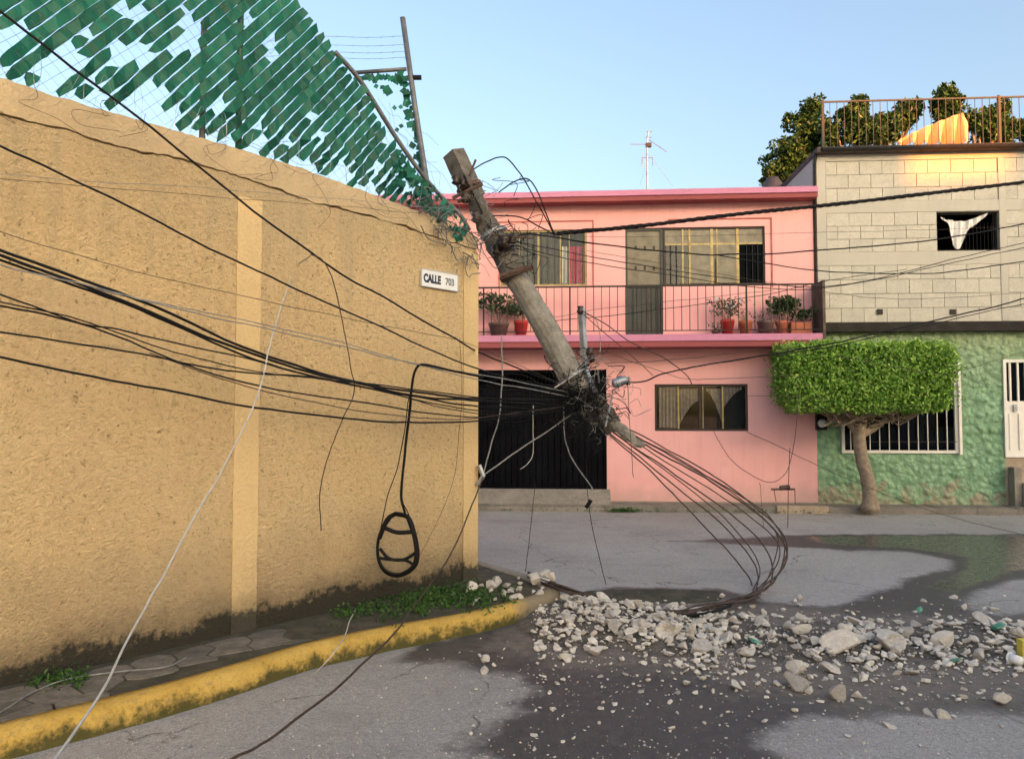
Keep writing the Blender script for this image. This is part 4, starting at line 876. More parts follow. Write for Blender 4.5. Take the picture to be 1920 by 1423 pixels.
# green ground floor with lumpy relief
gg = frect(1530, 1960, 620, 952); GU0, GU1 = fu(1531), BU1; z_top = zb0 - .17; ST2 = .035
mb = MB(); nu = int((GU1 - GU0) / ST2); nz = int((z_top - .05) / ST2)
def lump(u, z):
    p = Vector((u * 6.5, z * 7.5, 0)); d = mn.voronoi(p)[0][0]
    return .042 * (1 - min(1, d * 1.3)) + .012 * mn.noise(Vector((u * 20, z * 20, 1))) + .01 * mn.noise(Vector((u * 3, z * 3, 1)))
inr = lambda u, z, r, m_=0.: r[0] - m_ < u < r[1] + m_ and r[2] - m_ < z < r[3] + m_
gdr = (gd[0], fu(1965), gd[2] , gd[3]); stp = (fu(1886), fu(1970), 0, gd[2])
V = []; 
us_ = [GU0 + (GU1 - GU0) * i / nu for i in range(nu + 1)]; zs_ = [.05 + (z_top - .05) * j / nz for j in range(nz + 1)]
snap = lambda L, v: min(range(len(L)), key=lambda k_: abs(L[k_] - v))
for v in (ga[0], ga[1], gdr[0], gdr[1]): us_[snap(us_, v)] = v
for v in (ga[2], ga[3], gdr[3]): zs_[snap(zs_, v)] = v
mb.add([FAC.w(u, z, -.02 + (lump(u, z) if not (inr(u, z, ga, .01) or inr(u, z, gdr, .01)) else .01)) for u in us_ for z in zs_],
       [(i * (nz + 1) + j, (i + 1) * (nz + 1) + j, (i + 1) * (nz + 1) + j + 1, i * (nz + 1) + j + 1) for i in range(nu) for j in range(nz)
        if not (inr((us_[i] + us_[i + 1]) / 2, (zs_[j] + zs_[j + 1]) / 2, ga) or inr((us_[i] + us_[i + 1]) / 2, (zs_[j] + zs_[j + 1]) / 2, (gdr[0], gdr[1], -1, gdr[3])))])
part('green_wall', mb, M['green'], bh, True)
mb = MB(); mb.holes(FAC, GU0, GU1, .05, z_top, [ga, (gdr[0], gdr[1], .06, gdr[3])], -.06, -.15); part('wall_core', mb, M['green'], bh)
# barred window with white frame
gw = window(bh, ga, [], 'whitep', .05, .0, 'darkglass')
for i, px in enumerate(range(1592, 1785, 18)):
    mb = MB(); mb.tube([FAC.w(fu(px), ga[2] + .05, .05), FAC.w(fu(px), ga[3] - .05, .05)], .009, 6); part('bar', mb, M['whitep'], gw)
mb = MB(); mb.tube([FAC.w(ga[0] + .04, ga[2] + .2, .05), FAC.w(ga[1] - .04, ga[2] + .2, .05)], .006, 5); part('cross_bar', mb, M['dkbrown'], gw)
curtain(gw, fu(1728), fu(1772), ga[3] - .06, ga[2] + .06, ga[2] + .06, -.07, 'greyc', 4); 
for (xa, xb) in ((1583, 1600), (1773, 1786)):
    mb = MB(); mb.pbox(FAC, fu(xa), fu(xb), ga[2] + .055, ga[3] - .055, -.03, -.02); part('blue_panel', mb, M['bluec'], gw)
mb = MB(); mb.pbox(FAC, ga[1] - .0, ga[1] + .045, ga[2] - .02, ga[3] + .03, .0, .07); part('side_trim', mb, M['whitep'], gw)
# white door
mb = MB(); t = .05; da, db, dz0, dz1 = gdr; dmid = fz(787, 0, 1900)
for q in ((da, da + t, dz0, dz1), (db - t, db, dz0, dz1), (da + t, db - t, dz1 - t, dz1), (da + t, db - t, dz0, dz0 + .03)): mb.pbox(FAC, *q, -.06, .03)
wdr = part('white_door', mb, M['whitep'], bh)
zg0 = fz(752, 0, 1900); mb = MB(); mb.pbox(FAC, da + t, db - t, dz0 + .03, zg0, -.04, -.01); part('lower_panel', mb, M['whitep'], wdr)
for i in range(4):
    a = da + t + .04 + i * .16; mb = MB(); mb.pbox(FAC, a, a + .05, dz0 + .12, zg0 - .22, -.01, .008); part('panel_rib', mb, M['whitep'], wdr)
mb = MB(); mb.pbox(FAC, da + t, db - t, zg0, dz1 - t, -.035, -.03); part('pane', mb, M['darkglass'], wdr)
for i in range(5):
    a = da + t + .06 + i * .13; mb = MB(); mb.pbox(FAC, a, a + .03, zg0, dz1 - t, -.02, .01); part('bar', mb, M['whitep'], wdr)
mb = MB(); u_, z_ = FAC.uz(1904, 765, .02); mb.pbox(FAC, u_ - .03, u_ + .03, z_ - .06, z_ + .06, -.01, .025); part('lock_plate', mb, M['steel'], wdr)
mb = MB(); mb.pbox(FAC, gdr[0], gdr[1], .05, gdr[2], -.1, .0); part('door_sill_wall', mb, M['stone'], bh)
em = thing('electric_meter', 'small dark electric meter with a round glass, on the green wall under the clipped crown', 'meter', FAC.w(fu(1541), fz(805, .1, 1541), .06))
u_, z_ = FAC.uz(1541, 785, .1); mb = MB(); mb.pbox(FAC, u_ - .09, u_ + .09, z_ - .2, z_ + .16, .02, .1); part('box', mb, M['iron'], em)
mb = MB(); c = FAC.w(u_, z_ - .08, .1); mb.tube([c, c + FAC.n * .05, c + FAC.n * .07], [.075, .07, .04], 16); part('round_glass', mb, M['signw'], em, True)
# stone steps
st = thing('stone_steps', 'worn beige stone steps under the white door', 'steps', FAC.w(fu(1925), .1, .2)); zst = [fz(878, .1, 1900), fz(905, .2, 1900), fz(930, .3, 1900)]
for i, z_ in enumerate(zst):
    mb = MB(); mb.pbox(FAC, fu(1900) , gdr[1] + .1, .1, z_, .03 + i * .12, .14 + i * .12); part('step', mb, M['stone'], st)

mb = MB(); mb.pbox(FAC, fu(1886), fu(1899), .1, zst[0] + .02, .03, .2); part('cheek_wall', mb, M['pave'], st)

# roof terrace railing on the block house
ORL = .05; zr_t = fz(187, ORL, 1700); rr = thing('roof_railing', 'slim metal railing on the roof edge of the block house', 'railing', FAC.w(fu(1720), zs1, ORL))
a, b = fu(1553, ORL), BU1
mb = MB(); mb.pbox(FAC, a, b, zr_t - .02, zr_t + .008, ORL - .012, ORL + .012); part('handrail', mb, M['railm'], rr)
for px in (1553, 1890): mb = MB(); mb.pbox(FAC, fu(px, ORL) - .02, fu(px, ORL) + .02, zs1, zr_t + .03, ORL - .02, ORL + .02); part('rail_post', mb, M['iron'], rr)
q = a + .125
while q < b:
    mb = MB(); mb.pbox(FAC, q - .0045, q + .0045, zs1, zr_t - .02, ORL - .0045, ORL + .0045); part('baluster', mb, M['railm'], rr); q += .125
# canvas sheet hung on a line on the roof
def fp(px, py, o): u_, z_ = FAC.uz(px, py, o); return FAC.w(u_, z_, o)
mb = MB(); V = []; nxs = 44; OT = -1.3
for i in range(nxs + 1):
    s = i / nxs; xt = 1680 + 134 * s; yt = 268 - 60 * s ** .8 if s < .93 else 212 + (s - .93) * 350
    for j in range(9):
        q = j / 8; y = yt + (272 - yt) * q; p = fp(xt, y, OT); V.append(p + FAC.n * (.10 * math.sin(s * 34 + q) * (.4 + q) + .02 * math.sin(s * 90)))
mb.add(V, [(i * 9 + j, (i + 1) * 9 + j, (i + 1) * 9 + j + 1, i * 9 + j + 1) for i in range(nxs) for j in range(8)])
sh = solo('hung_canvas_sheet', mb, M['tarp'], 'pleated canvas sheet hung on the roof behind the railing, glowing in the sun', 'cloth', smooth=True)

# ------------------------------------------------------------------ trees
def blobtree(name, label, blobs, Y, n, leaf, trunk, mat='fol_dark', group=None, gz=0.0):
    bx, by = trunk[0]; base = P(bx, by, Y); root = thing(name, label, 'tree', (base.x, base.y, gz), group)
    mb = MB(); top_ = P(*trunk[1], Y); mb.tube(spline([Vector((base.x, base.y, gz)), Vector((base.x * .6 + top_.x * .4, Y, gz * .4 + top_.z * .6)), top_], 6), .16, 8, .05)
    for (x, y, rx, ry) in blobs: mb.tube(spline([top_.lerp(Vector((base.x, base.y, gz)), .25), P(x, y + ry * .8, Y), P(x, y, Y)], 4), .05, 5, .015)
    part('trunk', mb, M['bark'], root, True)
    k_ = Y / F; tot = sum(b[2] * b[3] for b in blobs); Cs = []
    for (x, y, rx, ry) in blobs:
        c = P(x, y, Y); m_ = max(4, int(n * rx * ry / tot / 60))
        sub = ball(c, (rx * k_, rx * k_ * .8, ry * k_), m_)
        for s_ in sub: Cs.append(ball(s_, .16 + .1 * random.random(), 60))
    part('crown', leaf_mesh('crown', M[mat], np.concatenate(Cs), leaf), None, root)
blobtree('roof_side_tree', 'dark leafy tree rising behind the pink roof, left of the roof railing', [(1460, 310, 38, 34), (1500, 300, 36, 40), (1520, 245, 32, 26), (1500, 228, 20, 14), (1530, 200, 22, 18), (1540, 270, 24, 40), (1440, 330, 20, 14), (1480, 275, 30, 18)], 19.5, 9000, .14, ((1500, 640), (1505, 320)))
blobtree('sunlit_tree', 'golden leafy tree behind the left half of the roof railing', [(1600, 225, 24, 26), (1575, 255, 30, 20), (1640, 250, 40, 22), (1670, 240, 26, 16), (1700, 215, 18, 18), (1715, 200, 8, 10), (1610, 195, 12, 10), (1655, 225, 20, 12)], 19.0, 6500, .14, ((1640, 640), (1630, 260)))
blobtree('palm_topped_tree', 'small spiky treetop poking above the railing behind the canvas sheet', [(1775, 192, 22, 14), (1775, 178, 14, 8), (1770, 215, 12, 14), (1785, 205, 16, 12)], 18.5, 2200, .16, ((1775, 640), (1775, 215)))
blobtree('right_roof_tree', 'golden tree behind the railing at the right edge of the roof', [(1835, 240, 22, 22), (1860, 225, 22, 22), (1875, 250, 24, 18), (1900, 245, 22, 14), (1820, 225, 12, 14), (1880, 205, 8, 10), (1935, 250, 20, 14)], 19.0, 4200, .14, ((1860, 640), (1860, 255)))

# clipped street tree
TY = 12.75
tree = thing('clipped_tree', 'street tree with a boxy clipped bright green crown before the green wall', 'tree', G(1637, 955, .1))
k_ = TY / F; cxl = P(1484, 775, TY - .5).x; cxr = P(1798, 775, TY - .5).x; czt = P(1600, 640, TY - .5).z; czb = P(1600, 774, TY - .5).z; cc = np.array([(cxl + cxr) / 2, TY - .05, (czt + czb) / 2]); hs = np.array([(cxr - cxl) / 2, .52, (czt - czb) / 2])
NT = 30000; d = np.random.normal(size=(NT, 3)); p_ = 16.0; d /= (np.abs(d / 1.0) ** p_).sum(1)[:, None] ** (1 / p_)
rr_ = 1 - np.abs(np.random.normal(0, .09, NT)); nz_ = np.array([mn.noise(Vector((v * hs * 3.2).tolist())) + .6 * mn.noise(Vector((v * hs * 8).tolist())) for v in d])
C = cc + d * hs * (rr_ + .075 * nz_)[:, None]
taper = 1 - .04 * np.clip((cc[2] - C[:, 2]) / hs[2], 0, 1); C[:, 0] = cc[0] + (C[:, 0] - cc[0]) * taper
und = C[:, 2] < czb + .09 * np.abs(np.random.normal(size=NT)) ; C = C[~und | (np.random.rand(NT) < .35)]; d2 = (C - cc) / hs
shoots = cc + d[:1400] * hs * (1.0 + .045 * np.abs(np.random.normal(size=(1400, 1)))); shoots = shoots[shoots[:, 2] > czb + .1]; C = np.concatenate([C, shoots]); d2 = np.concatenate([d2, np.random.normal(size=shoots.shape)])
inner = cc + np.random.uniform(-1, 1, (9000, 3)) * hs * .82; C = np.concatenate([C, inner]); nr_ = np.concatenate([d2, np.random.normal(size=(9000, 3))])
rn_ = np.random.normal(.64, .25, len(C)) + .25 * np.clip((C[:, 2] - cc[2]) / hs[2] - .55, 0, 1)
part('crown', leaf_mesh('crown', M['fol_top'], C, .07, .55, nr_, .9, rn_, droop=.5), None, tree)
tb = G(1637, 956, .1); tb = Vector((tb.x, TY, .08)); sc = lambda x, y, dy=0.: P(x, y, TY + dy)
mb = MB(); pts = spline([tb, sc(1628, 905), sc(1616, 860), sc(1611, 820), sc(1613, 800)], 6); rad = list(np.linspace(.115, .092, len(pts))); rad[0] = .16; rad[1] = .14
for i, p in enumerate(pts): rad[i] *= 1 + .12 * mn.noise(p * 5)
mb.tube(pts, rad, 10)
for L, r0, r1 in (([(1612, 815), (1640, 800), (1672, 775), (1700, 740)], .085, .04), ([(1612, 815), (1590, 790), (1560, 770), (1530, 745)], .08, .035), ([(1612, 812), (1608, 780), (1600, 740)], .07, .03), ([(1612, 812), (1625, 785), (1640, 745)], .06, .03), ([(1590, 790), (1570, 790), (1545, 770)], .04, .02)):
    mb.tube(spline([sc(x, y, -.0 + .1 * (i % 2)) for i, (x, y) in enumerate(L)], 5), r0, 8, r1)
part('trunk', mb, M['bark'], tree, True)
mb = MB(); rs = random.Random(8)
for i in range(70):
    a = sc(rs.uniform(1545, 1700), rs.uniform(770, 800), rs.uniform(-.3, .3)); b = sc(rs.uniform(1480, 1760), rs.uniform(730, 765), rs.uniform(-.6, .5)); mb.tube(spline([a, a.lerp(b, .5) + Vector((0, 0, -.05)), b], 3), .014, 4, .005)
part('twigs', mb, M['bark'], tree)

# ------------------------------------------------------------------ broken concrete pole with its bent reinforcement
PY = 7.75
pole = thing('broken_utility_pole', 'snapped concrete utility pole hanging askew in the wires, reinforcement bars bent to the ground', 'utility pole', G(1020, 1095, WH))
def shaft(pts, rad, sides=8, ovl=1.0, jit=.0, seed=0, n_=9):
    mb = MB(); sp = spline([P(*p) if len(p) == 3 else P(p[0], p[1], PY) for p in pts], n_); rr = [float(np.interp(i / (len(sp) - 1), np.linspace(0, 1, len(rad)), rad)) for i in range(len(sp))]; mb.tube(sp, rr, sides)
    if jit: mb.v = [tuple(Vector(v) + Vector([mn.noise(Vector(v) * 9 + Vector((seed, k * 7, 0))) * jit for k in range(3)])) for v in mb.v]
    return mb
part('pole_top', shaft([(850, 287), (868, 325), (890, 372)], [.118, .122, .12], 4, jit=.006, n_=6), M['poletop'], pole)
part('upper_shaft', shaft([(888, 368), (915, 425), (945, 480), (968, 522)], [.095, .108, .122, .128], 12, jit=.03, seed=3), M['poletop'], pole)
part('middle_shaft', shaft([(962, 512), (1000, 575), (1040, 645), (1075, 712), (1092, 735)], [.118, .122, .13, .14, .13], 14, jit=.012, seed=1), M['pole'], pole)
part('crushed_section', shaft([(1078, 715), (1100, 748), (1125, 778), (1150, 800)], [.15, .145, .13, .09], 12, jit=.06, seed=5), M['poletop'], pole)
part('broken_core', shaft([(1130, 780), (1158, 802), (1185, 822), (1206, 838)], [.085, .07, .055, .03], 9, jit=.045, seed=8), M['pole'], pole)
def ring(cx, cy, dx, dy, r, w_, mat, name, o=0.):
    c = P(cx, cy, PY - o); ax = Vector((dx, 0, -dy)).normalized(); mb = MB(); mb.tube([c - ax * w_, c + ax * w_], r, 16); part(name, mb, M[mat], pole)
ring(964, 514, 105, 230, .158, .02, 'rust', 'steel_band'); ring(880, 352, 105, 230, .14, .018, 'rust', 'steel_band'); ring(925, 438, 105, 230, .145, .018, 'steel', 'steel_band'); ring(1072, 705, 115, 190, .165, .015, 'steel', 'steel_band')
for (xa, ya, xb, yb, r, m_) in ((848, 372, 905, 345, .018, 'rust'), (858, 378, 885, 368, .022, 'rust'), (915, 440, 1000, 447, .010, 'rust'), (892, 300, 880, 330, .012, 'rust'), (938, 520, 1000, 500, .03, 'rust'), (870, 330, 905, 400, .010, 'black'), (1040, 727, 1100, 690, .008, 'white'), (1148, 742, 1135, 800, .01, 'steel')):
    mb = MB(); mb.tube([P(xa, ya, PY - .17), P(xb, yb, PY - .19)], r, 6); part('bracket', mb, M[m_], pole)
for (x, y, r) in ((855, 338, .05), (872, 371, .055), (893, 407, .06), (945, 455, .07), (930, 470, .05), (960, 450, .05), (868, 343, .035)):
    mb = MB(); c = P(x, y, PY - .16); lathe(mb, c - Vector((0, 0, r)), [(r * .4, 0), (r, r * .4), (r * .6, r * .9), (r, r * 1.4), (r * .8, r * 1.9), (r * .2, r * 2)], 10); part('insulator', mb, M['insul'], pole, True)
mb = MB(); a, b = P(1090, 578, PY - .05), P(1097, 690, PY - .1); mb.tube([a, b], .038, 4); mb.tube([b, P(1110, 730, PY - .1)], .03, 4); part('galvanised_arm', mb, M['steel'], pole)
for (x, y) in ((1088, 582), (1106, 660), (1110, 672)):
    mb = MB(); c = P(x, y, PY - .1); lathe(mb, c - Vector((0, 0, .04)), [(.02, 0), (.04, .03), (.025, .05), (.035, .08), (.01, .085)], 10); part('arm_insulator', mb, M['insul'], pole, True)
# reinforcement bars: from the broken end, out and down to the ground and back to the stump
rs = random.Random(21)
BARS = [((1140, 790), [(1290, 870), (1400, 945), (1458, 1005)], (1440, 1078)), ((1148, 792), [(1300, 880), (1420, 950), (1470, 1015)], (1452, 1090)), ((1150, 800), [(1280, 885), (1395, 960), (1462, 1030)], (1425, 1105)), ((1160, 805), [(1290, 878), (1410, 955), (1472, 1025)], (1462, 1075)),
        ((1135, 800), [(1260, 890), (1370, 985), (1425, 1060)], (1412, 1110)), ((1128, 800), [(1240, 890), (1350, 980), (1415, 1060)], (1418, 1108)), ((1120, 795), [(1220, 885), (1320, 985), (1405, 1085)], (1404, 1118)), ((1165, 800), [(1300, 868), (1405, 940), (1466, 1000)], (1468, 1060)),
        ((1145, 806), [(1250, 880), (1385, 975), (1440, 1040)], (1440, 1100))]
for i, (a, mid, e) in enumerate(BARS):
    pts = [P(a[0], a[1], PY)] + [P(x, y, PY + rs.uniform(-.15, .15) - .05 * j) for j, (x, y) in enumerate(mid)] + [P(e[0], e[1], 7.35)]
    lay = [(1405 + rs.uniform(-20, 20), 1118 + rs.uniform(-6, 6)), (1330 + rs.uniform(-20, 20), 1140 + rs.uniform(-8, 6)), (1240, 1150 + rs.uniform(-8, 6)), (1130, 1128 + rs.uniform(-8, 6)), (1050, 1103 + rs.uniform(-6, 4)), (990, 1076 + rs.uniform(-4, 4))]
    for j, (x, y) in enumerate(lay): z_ = .03 + .10 * (j >= 4) + rs.uniform(0, .07); pts.append(G(x, y, z_))
    sp = spline(pts, 8)
    for q_ in range(1, len(sp) - 1): sp[q_] = sp[q_] + Vector([.02 * mn.noise(sp[q_] * 2.2 + Vector((i * 5.1, 9 * k, 0))) + .006 * mn.noise(sp[q_] * 9 + Vector((i, 9 * k, 3))) for k in range(3)])
    mb = MB(); mb.tube(sp, rs.choice((.006, .0075, .009)), 5); part('rebar', mb, M['rebar'], pole, True)
mb = MB(); rs2 = random.Random(31)
for (dx, dz) in ((.0, .0), (.03, .02)): mb.tube(spline([G(x, y, .05 + dz) for x, y in ((1000, 1082), (1060, 1104), (1150, 1135), (1250, 1152), (1320, 1150), (1370, 1135))], 6), .012, 6)
part('cable_sheath', mb, M['black'], pole)

# ------------------------------------------------------------------ cables: each one a thing of its own
def wy(px, off): return WALL.w(0, 0, off), None
def Yw(px, off=.35):
    r = ray(px, 700); t = ((WALL.A + WALL.n * off - Vector((0, 0, 0))).dot(WALL.n)) / (r.x * WALL.n.x + r.y * WALL.n.y); return r.y * t
def cab(label, pts, r, mat='black', off=.35, name='cable', cat='cable', group=None, n_=8, sides=5):
    W = []
    for p in pts:
        if len(p) == 3: W.append(P(*p))
        else:
            y = Yw(p[0], off) if p[0] <= 890 else None
            if y is None: y = min(PY, Yw(890, off) + (p[0] - 890) / 200 * (PY - Yw(890, off)))
            W.append(P(p[0], p[1], y))
    sp = spline(W, n_); sd = len(label) * 1.7 + pts[0][1]
    for i in range(1, len(sp) - 1): sp[i] = sp[i] + Vector([.011 * mn.noise(sp[i] * 2.6 + Vector((sd, 9 * k, 0))) + .004 * mn.noise(sp[i] * 11 + Vector((sd, 9 * k, 3))) for k in range(3)])
    rr = [r * .85 * (1 + .12 * mn.noise(p * 6 + Vector((sd, 0, 0)))) for p in sp]
    mb = MB(); mb.tube(sp, rr, sides); return solo(name, mb, M[mat], label, cat, group, smooth=True)
BK = PY + .25
cab('thick black cable falling from the top left corner across the green fence', [(-160, -100), (0, 22), (240, 208), (585, 477), (700, 547), (870, 645), (915, 668, BK), (1080, 735)], .0095)
cab('second black cable slanting across the upper yellow wall', [(-160, 195), (0, 272), (240, 388), (480, 508), (690, 603), (900, 693), (1085, 745)], .0085)
cab('upper of two hair-thin grey wires across the wall top', [(-100, 318), (0, 327), (240, 345), (480, 361), (760, 385), (890, 400), (930, 430)], .0022, 'grey')
cab('lower of two hair-thin grey wires across the wall top', [(-100, 325), (0, 334), (240, 356), (480, 376), (700, 392), (880, 412), (930, 445)], .0022, 'brown')
cab('thin brown wire sloping over the middle of the yellow wall', [(-100, 410), (0, 436), (220, 500), (480, 560), (700, 607), (880, 646), (1075, 730)], .003, 'brown', .4)
cab('topmost strand of the thick black cable bundle', [(-160, 405), (0, 468), (220, 548), (480, 660), (660, 714), (800, 738), (900, 748), (1085, 752)], .011, off=.42)
cab('middle strand of the thick black cable bundle', [(-160, 415), (0, 478), (220, 560), (480, 668), (660, 718), (800, 744), (900, 752), (1090, 762)], .011, off=.45)
cab('lowest strand of the thick black cable bundle', [(-160, 425), (0, 488), (230, 568), (480, 675), (660, 722), (800, 748), (900, 762), (1090, 770)], .009, off=.40)
cab('pale grey strand running along the top of the black bundle', [(-160, 440), (0, 494), (130, 527), (260, 560), (480, 612), (660, 655), (785, 684), (900, 712), (1075, 745)], .0055, 'grey', .46)
cab('grey drop line parting upward from the black bundle', [(180, 540), (260, 560), (480, 606), (660, 648), (790, 686), (900, 703), (1070, 735)], .0045, 'grey', .38)
cab('dark cable crossing under the bundle at the left edge', [(-100, 520), (0, 553), (150, 606), (240, 622), (480, 678), (660, 722), (900, 770), (1090, 768)], .006, off=.5)
cab('dark cable slanting below the bundle from the left edge', [(-100, 555), (0, 572), (150, 606), (330, 678), (480, 722), (660, 752), (900, 783), (1085, 765)], .007, off=.38)
cab('thinner cable beside the slanting one, ending lower', [(-100, 552), (0, 566), (150, 600), (330, 660), (480, 697), (660, 720), (900, 776), (1095, 770)], .005, off=.5)
cab('black cable meeting the bundle from the lower left', [(-100, 603), (0, 622), (150, 645), (330, 678), (480, 700), (620, 711), (900, 745), (1080, 748)], .0065, off=.55)
cab('lowest long black cable sagging across the yellow wall', [(-100, 648), (0, 670), (240, 720), (480, 763), (660, 785), (770, 792), (900, 788), (1085, 765)], .0085, off=.4)
cab('thin dark cable just above the lowest long cable', [(280, 662), (400, 705), (520, 740), (660, 768), (800, 783), (900, 782), (1080, 760)], .0045, 'brown', .5)
cab('brown drop cable hanging in a bend from the thick upper cable', [(583, 477), (604, 488), (622, 520), (640, 590), (655, 680), (664, 733), (640, 790), (612, 862), (599, 930), (602, 995)], .005, 'brown', .4)
cab('pale cable hanging from the upper cable down to the viewer', [(583, 477, Yw(583)), (556, 500, 5.9), (528, 570, 5.6), (508, 640, 5.3), (482, 745, 4.9), (430, 855, 4.5), (350, 995, 4.0), (262, 1160, 3.4), (182, 1310, 2.9), (98, 1426, 2.5), (20, 1530, 2.2)], .0065, 'white')
cab('thin wire dropping down the wall corner', [(862, 635), (866, 700), (862, 800), (850, 900), (825, 965), (788, 1040)], .0024, 'brown', .12)
cab('dark cable snaking from wall corner over the kerb to the foreground', [(905, 895, 7.2), (885, 945, 6.9), (850, 1030, 6.6), (800, 1105, 6.0), (745, 1178, 5.3), (690, 1235, 4.7), (600, 1315, 4.0), (500, 1385, 3.5), (420, 1430, 3.2), (300, 1500, 2.8)], .0085, 'brown')
cab('taut grey guy cable from pole to wall corner', [(903, 893, 7.3), (985, 835, 7.5), (1085, 770, PY)], .009, 'grey')
cab('grey guy wire dropping beside the wall corner from the balcony', [(940, 628, 7.5), (942, 700, 7.5), (938, 770, 7.45), (922, 832, 7.4), (905, 890, 7.3)], .0085, 'grey')
mb = MB(); mb.tube([P(898, 872, 7.3), P(906, 892, 7.3), P(896, 908, 7.3)], .025, 6); solo('guy_clamp', mb, M['steel'], 'small steel guy clamp at the corner of the yellow wall', 'clamp')
cab('thin wire hanging past the gate to the kerb corner', [(1003, 905, 7.8), (996, 985, 7.75), (985, 1072, 7.7)], .004, 'black'); cab('thin wire hanging before the road with a knot on it', [(1098, 860, 7.8), (1103, 945, 7.75), (1120, 1030, 7.7), (1140, 1108, 7.6)], .0045, 'black')
mb = MB(); mb.tube(spline([P(1098, 952, 7.75), P(1104, 944, 7.75), P(1108, 937, 7.75)], 3), .022, 6); solo('wire_knot', mb, M['black'], 'dark knot on the thin wire before the road', 'knot')
cab('dark cable drooping in front of the gate', [(1056, 740, 7.7), (1058, 810, 7.7), (1072, 860, 7.7), (1105, 905, 7.7), (1112, 918, 7.7)], .0075, 'grey')
cab('bent pale wire scrap dangling in front of the gate', [(1000, 760, 7.6), (999, 845, 7.6), (990, 868, 7.6), (975, 880, 7.6)], .005, 'white')
# slack coil
cb = P(745, 1020, Yw(745, .3)); YC = Yw(745, .3)
cab('black cable turning down from the pale strands to the slack coil', [(905, 708, YC + .5), (850, 695, YC + .25), (800, 685, YC), (782, 690, YC), (773, 722, YC), (766, 790, YC), (758, 862, YC), (753, 930, YC), (760, 965, YC)], .0135)
cab('thin black loop wire left of the coil drop', [(768, 740, YC), (748, 865, YC), (728, 930, YC), (714, 990, YC), (708, 1025, YC)], .005)
cab('thin black loop wire right of the coil drop', [(770, 742, YC), (757, 870, YC), (752, 930, YC), (766, 965, YC), (776, 1000, YC)], .005)
coil = thing('cable_slack_coil', 'black teardrop cable coil with cross ties hanging before the yellow wall', 'cable coil', P(745, 1080, YC))
OUT = [(742, 963), (765, 970), (776, 1000), (782, 1038), (775, 1064), (748, 1078), (722, 1070), (709, 1045), (710, 1010), (725, 975), (742, 963)]
for i in range(5):
    mb = MB(); sp = spline([P(x + (x - 745) * .02 * (i - 2) + (i - 2) * .6, y + (i % 3 - 1) * 2, YC + .012 * (i - 2)) for x, y in OUT], 5); mb.tube(sp, .0115, 6); part('cable_turn', mb, M['black'], coil, True)
for L, r in (([(722, 990), (745, 998), (776, 997)], .018), ([(712, 1028), (728, 1046), (748, 1050), (764, 1046), (782, 1034)], .014), ([(710, 1046), (735, 1049), (760, 1050), (778, 1060)], .013), ([(733, 968), (722, 985), (712, 1010)], .015), ([(765, 972), (777, 1005)], .016)):
    mb = MB(); mb.tube(spline([P(x, y, YC - .015) for x, y in L], 5), r, 7); part('cross_tie', mb, M['black'], coil, True)

# cables on the right of the pole
def twisted(label, pts, r, turns, strands=3):
    sp = spline([P(*p) for p in pts], 24); root = thing('twisted_cable', label, 'cable', sp[0])
    for s_ in range(strands):
        q = []
        for i, p in enumerate(sp):
            a = turns * 6.283 * i / len(sp) + s_ * 6.283 / strands; q.append(p + Vector((0, math.cos(a), math.sin(a))) * r * (1.0 + .15 * math.sin(i * .37)))
        mb = MB(); mb.tube(q, r * .95, 6); part('strand', mb, M['black'], root, True)
twisted('thick twisted black power cable rising from the pole to the right edge', [(1045, 438, 7.7), (1200, 424, 7.9), (1400, 400, 8.2), (1560, 384, 8.5), (1750, 362, 8.8), (1935, 340, 9.1), (2200, 305, 9.6)], .0125, 22)
cab('black jumper loop arching high beside the pole top', [(888, 318, 7.65), (915, 303, 7.65), (945, 295, 7.65), (965, 312, 7.65), (990, 350, 7.65), (1018, 400, 7.65), (1038, 440, 7.68)], .0085)
cab('second jumper loop, lower and nearer the pink roof', [(935, 362, 7.7), (958, 345, 7.7), (985, 336, 7.7), (1003, 352, 7.7), (1022, 395, 7.7), (1040, 440, 7.68)], .0085)
cab('short black jumper reaching straight out of the pole', [(925, 405, 7.6), (972, 407, 7.6), (1010, 425, 7.6), (1042, 441, 7.68)], .0085)
cab('twin tail cable ending left of the upper window', [(1038, 440, 7.65), (1070, 437, 7.7), (1100, 430, 7.75), (1150, 428, 7.8)], .0085)
cab('dark cable leaving the pole under the twisted cable', [(930, 455, 7.6), (985, 440, 7.6), (1045, 446, 7.7), (1200, 468, 7.9), (1360, 478, 8.2), (1560, 468, 8.6), (1750, 450, 8.9), (1935, 418, 9.2), (2150, 380, 9.6)], .0095)
cab('dark cable branching downward across the upper right window', [(1340, 478, 8.2), (1420, 490, 8.3), (1530, 508, 8.5), (1700, 513, 8.8), (1800, 508, 9.), (1935, 487, 9.2), (2150, 450, 9.6)], .0075)
cab('hair-thin wire level across the upper windows', [(980, 443, 7.7), (1200, 444, 7.9), (1450, 438, 8.3), (1700, 432, 8.8), (1935, 424, 9.2)], .0025, 'brown')
cab('upper of the paired cables sagging over the balcony', [(960, 452, 7.6), (1100, 480, 7.8), (1280, 510, 8.0), (1440, 532, 8.3), (1530, 538, 8.4), (1640, 524, 8.7), (1780, 488, 8.9), (1935, 452, 9.2)], .0055)
cab('lower of the paired cables sagging over the balcony', [(960, 460, 7.6), (1100, 492, 7.8), (1280, 520, 8.0), (1440, 542, 8.3), (1540, 540, 8.4), (1660, 522, 8.7), (1790, 492, 8.9), (1935, 462, 9.2)], .0055)
